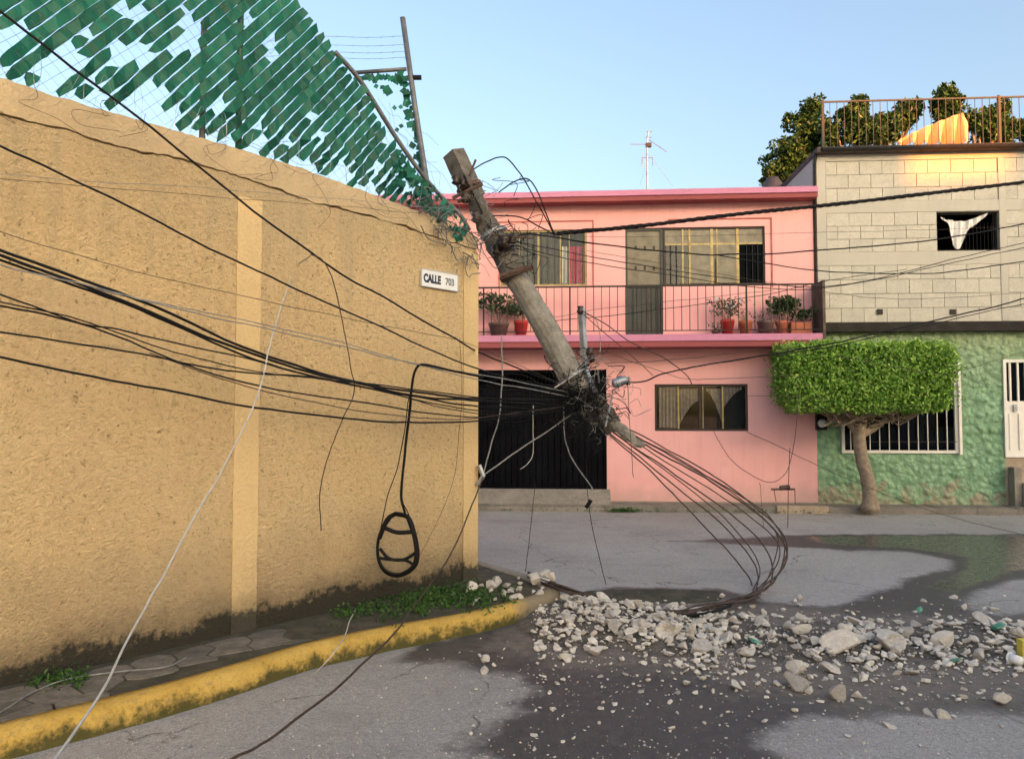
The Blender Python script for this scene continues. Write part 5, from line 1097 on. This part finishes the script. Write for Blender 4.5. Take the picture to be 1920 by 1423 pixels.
cab('thin wire dipping below the paired cables over the block wall', [(1100, 470, 7.8), (1300, 505, 8.1), (1530, 545, 8.4), (1660, 560, 8.7), (1780, 558, 8.9), (1935, 548, 9.2)], .003, 'brown')
cab('thin wire crossing the balcony rails upward to the right', [(1040, 602, 7.7), (1160, 590, 7.9), (1240, 580, 8.), (1440, 552, 8.3), (1560, 525, 8.5), (1700, 505, 8.8)], .0042)
cab('faint wire crossing the balcony door', [(1030, 596, 7.7), (1130, 580, 7.9), (1260, 565, 8.1), (1450, 545, 8.3)], .0028, 'brown')
cab('heavy black cable from the hanging clamp up to the right edge', [(1168, 718, 7.6), (1208, 716, 7.7), (1245, 700, 7.75), (1320, 685, 7.9), (1450, 664, 8.1), (1560, 644, 8.3), (1700, 612, 8.6), (1800, 590, 8.8), (1935, 556, 9.1), (2150, 500, 9.5)], .0095)
cab('black companion of the heavy cable, over the tree top', [(1450, 668, 8.1), (1560, 650, 8.3), (1680, 622, 8.55), (1790, 598, 8.8), (1935, 566, 9.1)], .006)
cab('thin line from the tree top to the green wall', [(1570, 668, 8.4), (1750, 700, 9.8), (1800, 695, 10), (1935, 655, 10.5)], .004, 'brown')
cab('thin line under the balcony, upper', [(1135, 682, 7.7), (1260, 675, 7.9), (1400, 660, 8.1), (1540, 650, 8.4)], .004, 'brown')
cab('thin line above the ground-floor window', [(1135, 660, 7.7), (1220, 690, 7.8), (1290, 711, 7.9), (1380, 709, 8.), (1540, 702, 8.3)], .0035, 'brown')
cab('thin line at mid height right of the ground-floor window', [(1395, 741, 8.), (1480, 744, 8.2), (1560, 746, 8.4)], .0035, 'brown')
cab('stout drop cable slanting from the steel arm across the pink wall', [(1092, 582, 7.65), (1130, 605, 7.7), (1180, 640, 7.75), (1250, 675, 7.85), (1285, 700, 7.9), (1297, 720, 7.9)], .007, 'brown')
cab('thin drop cable below the stout one from the steel arm', [(1095, 590, 7.65), (1130, 620, 7.7), (1170, 655, 7.75), (1210, 690, 7.8), (1225, 704, 7.8)], .005, 'brown')
cab('wire curving from the steel arm back into the pole', [(1092, 588, 7.65), (1118, 600, 7.7), (1126, 650, 7.7), (1118, 680, 7.65), (1112, 720, 7.6)], .005, 'grey')
cab('slack wire curving below the ground-floor window', [(1338, 808, 8.1), (1365, 855, 8.1), (1400, 885, 8.1), (1440, 903, 8.15), (1470, 890, 8.2), (1485, 855, 8.2), (1492, 800, 8.3), (1500, 700, 8.4)], .0042, 'brown')
cab('long thin line falling from window corner past the tree to the road', [(1400, 810, 8.1), (1470, 842, 8.2), (1540, 876, 8.3), (1640, 918, 8.6), (1760, 962, 9.), (1920, 1003, 9.6), (2000, 1022, 9.9)], .0042, 'brown')
cab('thin wire hanging from the pole beside the gate edge', [(1176, 720, 7.6), (1180, 770, 7.6), (1184, 830, 7.6), (1188, 895, 7.6)], .004, 'brown')
cab('short thin wire at the right of the rebar fan', [(1424, 905, 8.1), (1428, 945, 8.1), (1432, 990, 8.1)], .0032, 'brown')
cl = thing('hanging_clamp', 'grey suspension clamp at the end of the heavy black cable', 'clamp', P(1165, 730, 7.6))
mb = MB(); mb.tube(spline([P(1148, 722, 7.6), P(1160, 716, 7.6), P(1178, 711, 7.6)], 4), [.02, .045, .05, .05, .05, .045, .045, .04, .02], 8); part('body', mb, M['steel'], cl, True)
mb = MB(); mb.tube([P(1176, 708, 7.6), P(1178, 722, 7.6)], .022, 6); part('bolt', mb, M['iron'], cl)
hb = thing('dangling_bracket', 'small rusty bracket dangling on a wire before the pink wall', 'bracket', P(1468, 945, 8.1))
mb = MB(); mb.tube([P(1446, 917, 8.1), P(1490, 917, 8.1)], .012, 6); part('bar', mb, M['rust'], hb)
mb = MB(); mb.tube([P(1463, 915, 8.1), P(1480, 913, 8.1)], .028, 6); part('hub', mb, M['rust'], hb)
for pts in ([(1490, 917), (1491, 945)], [(1451, 917), (1455, 940)], [(1481, 840), (1478, 912)], [(1478, 915), (1477, 990)]):
    mb = MB(); mb.tube([P(x, y, 8.1) for x, y in pts], .0045, 5); part('wire', mb, M['rust'], hb)
# wire tangle around the pole
rs = random.Random(77); mb = MB()
for i in range(130):
    c0_ = (rs.gauss(1105, 28), rs.gauss(748, 30)); pts = [P(c0_[0], c0_[1], PY - rs.uniform(.12, .28))]
    for _ in range(4): pts.append(pts[-1] + Vector((rs.gauss(-.01, .075), rs.gauss(0, .04), rs.gauss(-.01, .065))))
    mb.tube(spline(pts, 5), rs.choice((.0022, .003, .0042)), 4)
for i in range(22):
    y = rs.uniform(700, 792); mb.tube(spline([P(902 + rs.uniform(-2, 8), y, 7.75), P(960 + rs.uniform(-20, 20), y + rs.uniform(-4, 14), 7.7), P(1030, 745 + (y - 745) * .6 + rs.uniform(-6, 10), 7.65), P(1095 + rs.uniform(-20, 20), 752 + rs.uniform(-25, 22), 7.6)], 6), rs.choice((.0035, .0045, .006)), 4)
tag(solo('wire_tangle', mb, M['black'], 'dense tangle of black and grey wires around the snapped pole', 'wires', kind='stuff', smooth=True))
mb = MB()
for i in range(38):
    c0_ = (rs.gauss(1125, 30), rs.gauss(750, 34)); pts = [P(c0_[0], c0_[1], PY - rs.uniform(.14, .3))]
    for _ in range(3): pts.append(pts[-1] + Vector((rs.gauss(0, .07), rs.gauss(0, .04), rs.gauss(-.01, .06))))
    mb.tube(spline(pts, 5), .0025, 4)
for i in range(20):
    x, y = rs.uniform(915, 990), rs.uniform(340, 480); pts = [P(880 + (y - 350) * .47 + 10, y, PY - .15)]
    for _ in range(3): pts.append(pts[-1] + Vector((rs.gauss(.04, .08), rs.gauss(0, .04), rs.gauss(-.01, .07))))
    mb.tube(spline(pts, 5), .003, 4)
solo('grey_wire_tangle', mb, M['grey'], 'loose grey wire ends sprouting from the snapped pole', 'wires', kind='stuff', smooth=True)
mb = MB()
for i in range(30):
    x, y = rs.gauss(955, 22), rs.gauss(455, 30); pts = [P(x, y, PY - rs.uniform(.14, .26))]
    for _ in range(3): pts.append(pts[-1] + Vector((rs.gauss(.02, .09), rs.gauss(0, .04), rs.gauss(-.01, .07))))
    mb.tube(spline(pts, 5), .0035, 4)
solo('upper_wire_tangle', mb, M['black'], 'knot of black wires at the upper third of the snapped pole', 'wires', kind='stuff', smooth=True)
# wires lying on the pavement
def gcab(label, pts, r, mat): mb = MB(); mb.tube(spline([G(x, y, z) for x, y, z in pts], 8), r, 5); solo('cable', mb, M[mat], label, 'cable', smooth=True)
gcab('thin pale wire lying on the paving stones at the left', [(-60, 1360, WH + .01), (0, 1335, WH + .01), (60, 1298, WH + .01), (130, 1272, WH + .01), (230, 1258, WH + .01), (310, 1250, WH + .012), (350, 1232, WH + .012)], .0045, 'grey')
gcab('pale wire bending over the yellow kerb', [(668, 1140, WH + .008), (655, 1165, WH + .012), (648, 1188, WH + .02), (632, 1215, WH + .016), (612, 1240, .1), (588, 1264, .01)], .0045, 'white')

# ------------------------------------------------------------------ rubble
rs = random.Random(99)
def chunk_mesh(seed, sub=2, cuts=4, rough=.12, dent=None):
    bm_ = bmesh.new(); bmesh.ops.create_icosphere(bm_, subdivisions=sub, radius=.5); r_ = random.Random(seed)
    for v in bm_.verts: v.co *= 1 + rough * mn.noise(v.co * 2.6 + Vector((seed * 3.1, 0, 0))) + .10 * mn.noise(v.co * 7 + Vector((seed, 5, 0)))
    for _ in range(cuts):
        nrm = Vector((r_.gauss(0, 1), r_.gauss(0, 1), r_.gauss(0, 1))).normalized(); dd = r_.uniform(.16, .34)
        for v in bm_.verts:
            s_ = v.co.dot(nrm) - dd
            if s_ > 0: v.co -= nrm * s_ * .92
    if dent is not None:
        for v in bm_.verts:
            q = v.co.normalized().dot(dent)
            if q > .72: v.co *= 1 - .75 * min(1, (q - .72) / .08)
    for v in bm_.verts: v.co.z *= .8
    me = bpy.data.meshes.new('concrete_chunk'); bm_.to_mesh(me); bm_.free(); me.materials.append(M['rubble']); return me
PRO = [chunk_mesh(s_, 3 if s_ % 3 == 0 else 2, 9) for s_ in range(16)]
def shell_mesh(seed, arc=2.0, L=1.0):
    mb = MB(); n_, m_ = 12, 5; V = []
    for layer, rad in ((0, .5), (1, .33)):
        for i in range(n_ + 1):
            a = -arc / 2 + arc * i / n_ + math.pi / 2
            for j in range(m_ + 1):
                e = .12 * mn.noise(Vector((i * .8, seed, j * .6))) ; V.append(Vector((rad * math.cos(a), L * (j / m_ - .5) + e, rad * math.sin(a) - .3)) * (1 + .06 * mn.noise(Vector((i, j, seed + layer * 9)))))
    s_ = (n_ + 1) * (m_ + 1); f = []
    for i in range(n_):
        for j in range(m_): a = i * (m_ + 1) + j; b = a + m_ + 1; f += [(a, b, b + 1, a + 1), (s_ + a, s_ + a + 1, s_ + b + 1, s_ + b)]
    for j in range(m_): a = j; f.append((a, a + 1, s_ + a + 1, s_ + a)); a = n_ * (m_ + 1) + j; f.append((a + 1, a, s_ + a, s_ + a + 1))
    for i in range(n_): a = i * (m_ + 1); b = a + m_ + 1; f.append((b, a, s_ + a, s_ + b)); a += m_; b += m_; f.append((a, b, s_ + b, s_ + a))
    mb.add(V, f); me = mb.mesh('pole_shell_fragment', M['rubble']); return me
HOL = [chunk_mesh(50 + q, 4, 3, .1, Vector((.25 - .5 * q, -.85, .42)).normalized()) for q in range(2)]
SH = [shell_mesh(1, 2.2, .9), shell_mesh(2, 1.6, 1.1), shell_mesh(3, 2.6, .7)]
HEAP = [((1120, 1170), .75, .13), ((1230, 1190), .6, .10), ((1050, 1150), .5, .10), ((1330, 1180), .6, .06), ((1580, 1200), .6, .08), ((1480, 1210), .5, .06), ((1850, 1200), .6, .08), ((1700, 1210), .5, .05)]
HEAP = [(G(*c), r, h) for c, r, h in HEAP]
def heap(x, y): return max([0] + [h * max(0, 1 - ((x - c.x) ** 2 + (y - c.y) ** 2) / (r * r)) for c, r, h in HEAP])
def zsurf(x, y): return heap(x, y)
def put(me, px, py, size_px, label, name='concrete_chunk', group=None, rot=None, flat=1., base=None, cat='rubble'):
    g = G(px, py); k_ = g.y / F; s_ = size_px * k_; o = bpy.data.objects.new(name, me)
    rot = rot or (rs.uniform(-.5, .5), rs.uniform(-.5, .5), rs.uniform(0, 6.28)); sc_ = Vector((s_ * rs.uniform(.9, 1.1), s_ * rs.uniform(.75, 1.05), s_ * rs.uniform(.65, .95) * flat))
    mt = Matrix.Rotation(rot[2], 3, 'Z') @ Matrix.Rotation(rot[1], 3, 'Y') @ Matrix.Rotation(rot[0], 3, 'X') @ Matrix.Diagonal(sc_)
    zmin = min((mt @ v.co).z for v in me.vertices); o.rotation_euler = rot; o.scale = sc_
    o.location = (g.x, g.y, (zsurf(g.x, g.y) if base is None else base) - zmin - .012); COL.objects.link(o); tag(o, label, cat, group); return o
SPEC = [(PRO[4], 1575, 1226, 84, 'largest pole fragment standing in the rubble, right of centre', (1.2, .15, .2), 'pole_fragment'),
        (HOL[0], 1664, 1224, 66, 'curved hollow pole shell with a hole, right of the largest fragment', (0, .1, .05), 'pole_shell_fragment'),
        (PRO[1], 1768, 1216, 52, 'squarish cream concrete lump right of the hollow shell', None, 'concrete_chunk'), (PRO[2], 1494, 1262, 56, 'yellowish rounded concrete lump at the front of the heap', None, 'concrete_chunk'),
        (PRO[3], 1494, 1292, 58, 'pale lump in front of the yellowish rounded one', None, 'concrete_chunk'), (PRO[9], 1558, 1260, 46, 'squat blocky fragment in front of the largest fragment', None, 'concrete_chunk'),
        (PRO[5], 1570, 1312, 52, 'heart-shaped pale lump at the near edge of the heap', None, 'concrete_chunk'), (PRO[6], 1608, 1308, 30, 'small lump touching the heart-shaped one on its right', None, 'concrete_chunk'), (PRO[7], 1518, 1300, 32, 'egg-sized pale lump left of the heart-shaped one', None, 'concrete_chunk'),
        (PRO[8], 1665, 1362, 36, 'lone pale lump lying farthest forward on the dry asphalt', None, 'concrete_chunk'), (PRO[9], 1741, 1338, 32, 'left one of two lumps lying together near the right edge', None, 'concrete_chunk'), (PRO[10], 1772, 1345, 34, 'right one of two lumps lying together near the right edge', None, 'concrete_chunk'),
        (PRO[11], 1064, 1237, 40, 'pale lump alone in front of the kerb tip', None, 'concrete_chunk'), (PRO[12], 1118, 1228, 48, 'flat long slab piece beside the lump before the kerb tip', None, 'concrete_chunk'), (PRO[13], 909, 1240, 30, 'flat upper lump by the kerb at the dry asphalt edge', None, 'concrete_chunk'), (PRO[14], 908, 1260, 28, 'lower lump by the kerb at the dry asphalt edge', None, 'concrete_chunk'),
        (HOL[1], 1255, 1207, 58, 'hollow pole fragment with dark opening in the left heap', (0, -.1, -.1), 'pole_shell_fragment'), (PRO[4], 1362, 1208, 42, 'large lump in the middle of the rubble row', None, 'concrete_chunk'), (PRO[6], 1310, 1225, 52, 'broad angular piece at the front of the middle heap', None, 'concrete_chunk'),
        (PRO[0], 1380, 1290, 34, 'lump alone on dark asphalt ahead of the middle heap', None, 'concrete_chunk'), (PRO[15], 1880, 1320, 44, 'brownish flat piece at the right edge of the picture', None, 'concrete_chunk')]
for (m_, x, y, s_, lb, rt_, nm) in SPEC: put(m_, x, y, s_, lb, nm, rot=rt_, base=max(0, zsurf(*G(x, y)[:2]) * .4))
LM = [(1575, 1226, 'largest pole fragment'), (1664, 1222, 'hollow pole shell'), (1768, 1216, 'squarish cream lump'), (1494, 1275, 'yellowish rounded lump'), (1570, 1312, 'heart-shaped lump'), (1665, 1362, 'lone foreground lump'), (1755, 1340, 'pair of lumps'), (1085, 1235, 'lump before the kerb tip'),
      (1255, 1205, 'dark-mouthed pole fragment'), (1362, 1208, 'middle rubble lump'), (1310, 1228, 'broad angular piece'), (1380, 1290, 'lump on dark asphalt'), (1895, 1240, 'white plastic cup'), (1872, 1195, 'green plastic lump'), (1110, 1160, 'kerb tip'), (1724, 1146, 'dark green scrap by the puddle'), (1230, 1152, 'bent bars on the ground'), (1400, 1130, 'foot of the bar loop'), (1880, 1320, 'brownish flat piece')]
zones = [(((1060, 1140), (1300, 1215)), 110, (12, 40), 'pale concrete chunk in the packed heap beside the kerb tip', 'chunks in the left heap'),
         (((1280, 1150), (1560, 1240)), 70, (12, 40), 'pale concrete chunk in the middle stretch of the rubble', 'chunks in the middle rubble'),
         (((1500, 1165), (1915, 1270)), 75, (10, 38), 'pale concrete chunk in the right stretch of the rubble', 'chunks in the right rubble'),
         (((1000, 1240), (1560, 1300)), 26, (7, 20), 'small loose chunk strewn on dark asphalt in front of the heap', 'loose chunks before the heap'),
         (((1560, 1270), (1915, 1400)), 24, (7, 22), 'small loose chunk strewn on asphalt at the lower right', 'loose chunks at lower right'),
         (((1480, 1120), (1915, 1165)), 16, (9, 24), 'small chunk scattered behind the heap beside the puddle', 'chunks behind the heap')]
for ((a, b), cnt, (s0, s1), lb, gr) in zones:
    i = 0
    while i < cnt:
        x, y = rs.uniform(a[0], b[0]), rs.uniform(a[1], b[1])
        if 'left' in gr and y > 1140 + 75 * (1 - abs((x - 1180) / 130) ** 2): y = 1140 + rs.uniform(0, 50)
        s_ = s0 + (s1 - s0) * rs.random() ** 2.2; lm_ = min(LM, key=lambda q: (q[0] - x) ** 2 + 4 * (q[1] - y) ** 2); dx_, dy_ = x - lm_[0], 2 * (y - lm_[1]); nr_s = (('right of the ' if dx_ > 0 else 'left of the ') if abs(dx_) > abs(dy_) else ('in front of the ' if dy_ > 0 else 'behind the ')) + lm_[2]; wd_ = 'small' if s_ < 14 else ('medium' if s_ < 23 else 'large')
        put(rs.choice(PRO), x, y, s_, wd_ + ' pale concrete chunk ' + nr_s, group=wd_ + ' chunks ' + nr_s, flat=rs.uniform(.6, 1.)); i += 1
# chunks on the pavement tip
for i in range(34):
    x, y = rs.uniform(850, 1035), 0; y = rs.uniform(1078, 1140 - (x - 850) * .12); g = G(x, y, WH)
    sz_ = 10 + 22 * rs.random() ** 2; lb = ('small' if sz_ < 13 else 'medium' if sz_ < 20 else 'large') + ' rubble chunk on the weedy pavement tip, ' + ('near the wall corner' if x < 900 else 'in the middle' if x < 970 else 'at its outer end') + (', wall side' if y < 1105 else ', kerb side')
    o = put(rs.choice(PRO), x, y, sz_, lb, group=lb.replace('chunk', 'chunks'), base=WH)
    o.location.x, o.location.y = g.x, g.y
# fine debris too small to pick apart
CH = []
for s_ in range(8):
    bm_ = bmesh.new(); bmesh.ops.create_icosphere(bm_, subdivisions=1, radius=.5); r_ = random.Random(s_)
    for v in bm_.verts: v.co *= r_.uniform(.45, 1.25); v.co.z *= .7
    CH.append(([v.co.copy() for v in bm_.verts], [tuple(v.index for v in f.verts) for f in bm_.faces])); bm_.free()
mb = MB()
def chip(x, y, z, s_):
    Q = Matrix.Rotation(rs.uniform(0, 6.28), 3, 'Z') @ Matrix.Rotation(rs.uniform(-.7, .7), 3, 'X'); vv, ff = rs.choice(CH); f3 = Vector((rs.uniform(.7, 1.3), rs.uniform(.7, 1.2), rs.uniform(.5, 1)))
    mb.add([Vector((x, y, z + s_ * .22)) + (Q @ Vector((v.x * f3.x, v.y * f3.y, v.z * f3.z))) * s_ for v in vv], ff)
for i in range(4800):
    t = rs.random()
    if t < .45: x, y = rs.uniform(1000, 1360), rs.gauss(1175, 26)
    elif t < .8: x, y = rs.uniform(1250, 1930), rs.gauss(1215, 34)
    else: x, y = rs.uniform(880, 1930), rs.gauss(1265, 60)
    if y < 1112 or y > 1420: continue
    g = G(x, y); chip(g.x, g.y, zsurf(g.x, g.y) * rs.uniform(.5, 1), (.006 + .062 * rs.random() ** 4) * (1.2 if t < .8 else .7))
solo('fine_debris', mb, M['rubble'], 'fine concrete chips and grit strewn around the rubble', 'debris', kind='stuff')
mb = MB()
for (c, r, h) in HEAP:
    n_ = 26; V = []; 
    for i in range(n_):
        for j in range(n_):
            x = c.x + (i / (n_ - 1) - .5) * 2 * r; y = c.y + (j / (n_ - 1) - .5) * 2 * r; q = h * max(0, 1 - ((x - c.x) ** 2 + (y - c.y) ** 2) / (r * r)); V.append((x, y, q * .95 + .022 * mn.noise(Vector((x * 14, y * 14, 0))) - .022))
    mb.add(V, [(i * n_ + j, (i + 1) * n_ + j, (i + 1) * n_ + j + 1, i * n_ + j + 1) for i in range(n_ - 1) for j in range(n_ - 1)])
M['dirt'] = mat_concrete('rubble_dirt', (.24, .215, .185), (.09, .08, .07), 14, .03)
solo('rubble_dirt', mb, M['dirt'], 'crushed concrete and dirt lying under the rubble chunks', 'debris', kind='stuff', smooth=True)
rs = random.Random(41); mb = MB(); KSEG = []
for i in range(0, len(KL) - 6): t = (KL[i + 1] - KL[i]).normalized(); KSEG.append((KL[i], t.x, t.y))
for i in range(2600):
    x, y = rs.uniform(150, 1930), 1423 - 440 * rs.random() ** 1.6
    g = G(x, y)
    if g.y > 12.3 or (g.x < .5 and min((g.x - p.x) * p2 - (g.y - p.y) * p1 for p, p1, p2 in KSEG if abs(p.x - g.x) < .35 or p is KL[0]) < .05) or x < 900 - (y - 1180) * 1.2 - 250 and y < 1300: continue
    chip(g.x, g.y, 0, .004 + .014 * rs.random() ** 3)
solo('road_grit', mb, M['rubble'], 'tiny stones and grit scattered over the road', 'grit', kind='stuff')
# muddy strip behind the heap
mb = MB(); V = []; nu_, nv_ = 60, 10
for i in range(nu_ + 1):
    for j in range(nv_ + 1):
        x = 1085 + 275 * i / nu_; y = 1103 + 30 * j / nv_; g = G(x, y); e = math.sin(math.pi * i / nu_) ** .5 * math.sin(math.pi * j / nv_); V.append((g.x, g.y, .06 * e + .025 * e * mn.noise(Vector((g.x * 9, g.y * 9, 0))) - .012))
mb.add(V, [(i * (nv_ + 1) + j, (i + 1) * (nv_ + 1) + j, (i + 1) * (nv_ + 1) + j + 1, i * (nv_ + 1) + j + 1) for i in range(nu_) for j in range(nv_)])
solo('mud_bank', mb, M['soil'], 'low dark mud bank along the far side of the rubble', 'mud', kind='stuff', smooth=True)
# litter
def litter(px, py, sz, mat, label, me=None, flat=.8): 
    o = put((me or PRO[3]).copy(), px, py, sz, label, 'litter', flat=flat, cat='litter'); o.data.materials.clear(); o.data.materials.append(M[mat]); return o
litter(1872, 1198, 28, 'greenbit', 'green plastic lump at the right end of the rubble'); litter(1092, 1112 + 8, 12, 'cup', 'tiny white scrap on the mud bank')
litter(1790, 1246, 30, 'greenbit', 'crumpled pale green plastic at the right front of the rubble', flat=.5); litter(1724, 1146, 22, 'greenbit', 'dark green scrap beside the puddle'); litter(1415, 1212, 34, 'greenbit', 'flat green plastic scrap in the middle rubble', flat=.3)
litter(940, 1110 + 8, 26, 'greenbit', 'green plastic scrap on the pavement tip'); bpy.data.objects[-1] if False else None
cp = thing('plastic_cup', 'white plastic cup lying at the right end of the rubble', 'cup', G(1895, 1245)); c = G(1895, 1245); mb = MB()
ax = Vector((.35, -.9, .1)).normalized(); mb.tube([c + Vector((0, 0, .04)), c + Vector((0, 0, .036)) + ax * .075], .036, 14, .028); part('body', mb, M['cup'], cp, True)
mb = MB(); mb.tube([c + Vector((0, 0, .04)) - ax * .004, c + Vector((0, 0, .04)) + ax * .004], .040, 14); part('rim', mb, M['cup'], cp)
mb = MB(); c = G(1918, 1240); mb.box((c.x - .02, c.y - .03, 0), (c.x + .05, c.y + .03, .15)); bmy = solo('yellow_carton', mb, M['yellowbit'], 'small yellow carton standing at the right edge', 'litter')
# weeds on the pavement
C = []; S = []
for i in range(900):
    t = rs.random()
    if t < .62: x, y = rs.gauss(830, 60), rs.gauss(1118, 12)
    elif t < .85: x, y = rs.uniform(620, 800), rs.gauss(1140, 10)
    else: x, y = rs.uniform(40, 160), rs.gauss(1270, 8)
    g = G(x, y, WH); wv = WALL.uz(x, y); 
    if (Vector((g.x, g.y, 0)) - WALL.A).dot(WALL.n) < .06: continue
    for _ in range(4): C.append((g.x + rs.gauss(0, .02), g.y + rs.gauss(0, .02), WH - .01 + abs(rs.gauss(0, .022))))
me = leaf_mesh('weeds', M['fol_weed'], C, .035, .45); o = bpy.data.objects.new('weeds', me); COL.objects.link(o); tag(o, 'low green weeds along the foot of the yellow wall', 'weeds', kind='stuff')
C = []
for i in range(500):
    u_ = rs.uniform(fu(900), fu(1532)); C.append(tuple(FAC.w(u_ if rs.random() < .4 else rs.gauss(fu(1162), .12), .02 + abs(rs.gauss(0, .025)), .5 + rs.uniform(-.02, .05))))
me = leaf_mesh('gutter_weeds', M['fol_weed'], C, .05, .4); o = bpy.data.objects.new('gutter_weeds', me); COL.objects.link(o); tag(o, 'sparse weeds in the gutter before the pink house', 'weeds', kind='stuff')

# ------------------------------------------------------------------ unseen houses behind the viewer, shaped to shade the street and pass a sun patch
HB = -14.0; te = math.tan(SUN_EL) / math.cos(SUN_AZ - math.pi); dxs = math.tan(SUN_AZ - math.pi)
def hshadow(z, yf=13.4): return z + (yf - HB) * te
def xs_(x, yf=13.4): return x - (yf - HB) * dxs
gapa, gapb = xs_(P(1690, 300, 13.4).x) - .05, xs_(P(1845, 300, 13.4).x) + .4
for (a, b, zsh, lab) in ((xs_(-9), gapa, 6.62, 'unseen tall house behind the viewer, added to shade the street, left of the gap'), (gapa, gapb, 5.75, 'unseen lower house behind the viewer, sized to let the sun patch through'), (gapb, xs_(17), 6.56, 'unseen tall house behind the viewer, added to shade the street, right of the gap')):
    h = hshadow(zsh); hs_ = thing('unseen_shade_house', lab, 'house', ((a + b) / 2, HB - 4, 0)); mb = MB(); mb.box((a + .01, HB - 7, 0), (b - .01, HB, h - 2.2)); part('wall', mb, M['house'], hs_)
    mb = MB(); mb.box((a + .01, HB - .6, h - 2.2), (b - .01, HB, h)); part('shade_rooftop_wall', mb, M['house'], hs_)
    if b - a > 3:
        for k_ in range(int((b - a - 1) // 3)):
            for fl in range(3):
                x = a + 1 + k_ * 3; mb = MB(); mb.box((x, HB + .003, 1 + fl * 2.8), (x + 1.3, HB + .04, 2.2 + fl * 2.8)); part('window', mb, M['dkbrown'], hs_)

scene.cycles.use_denoising = True
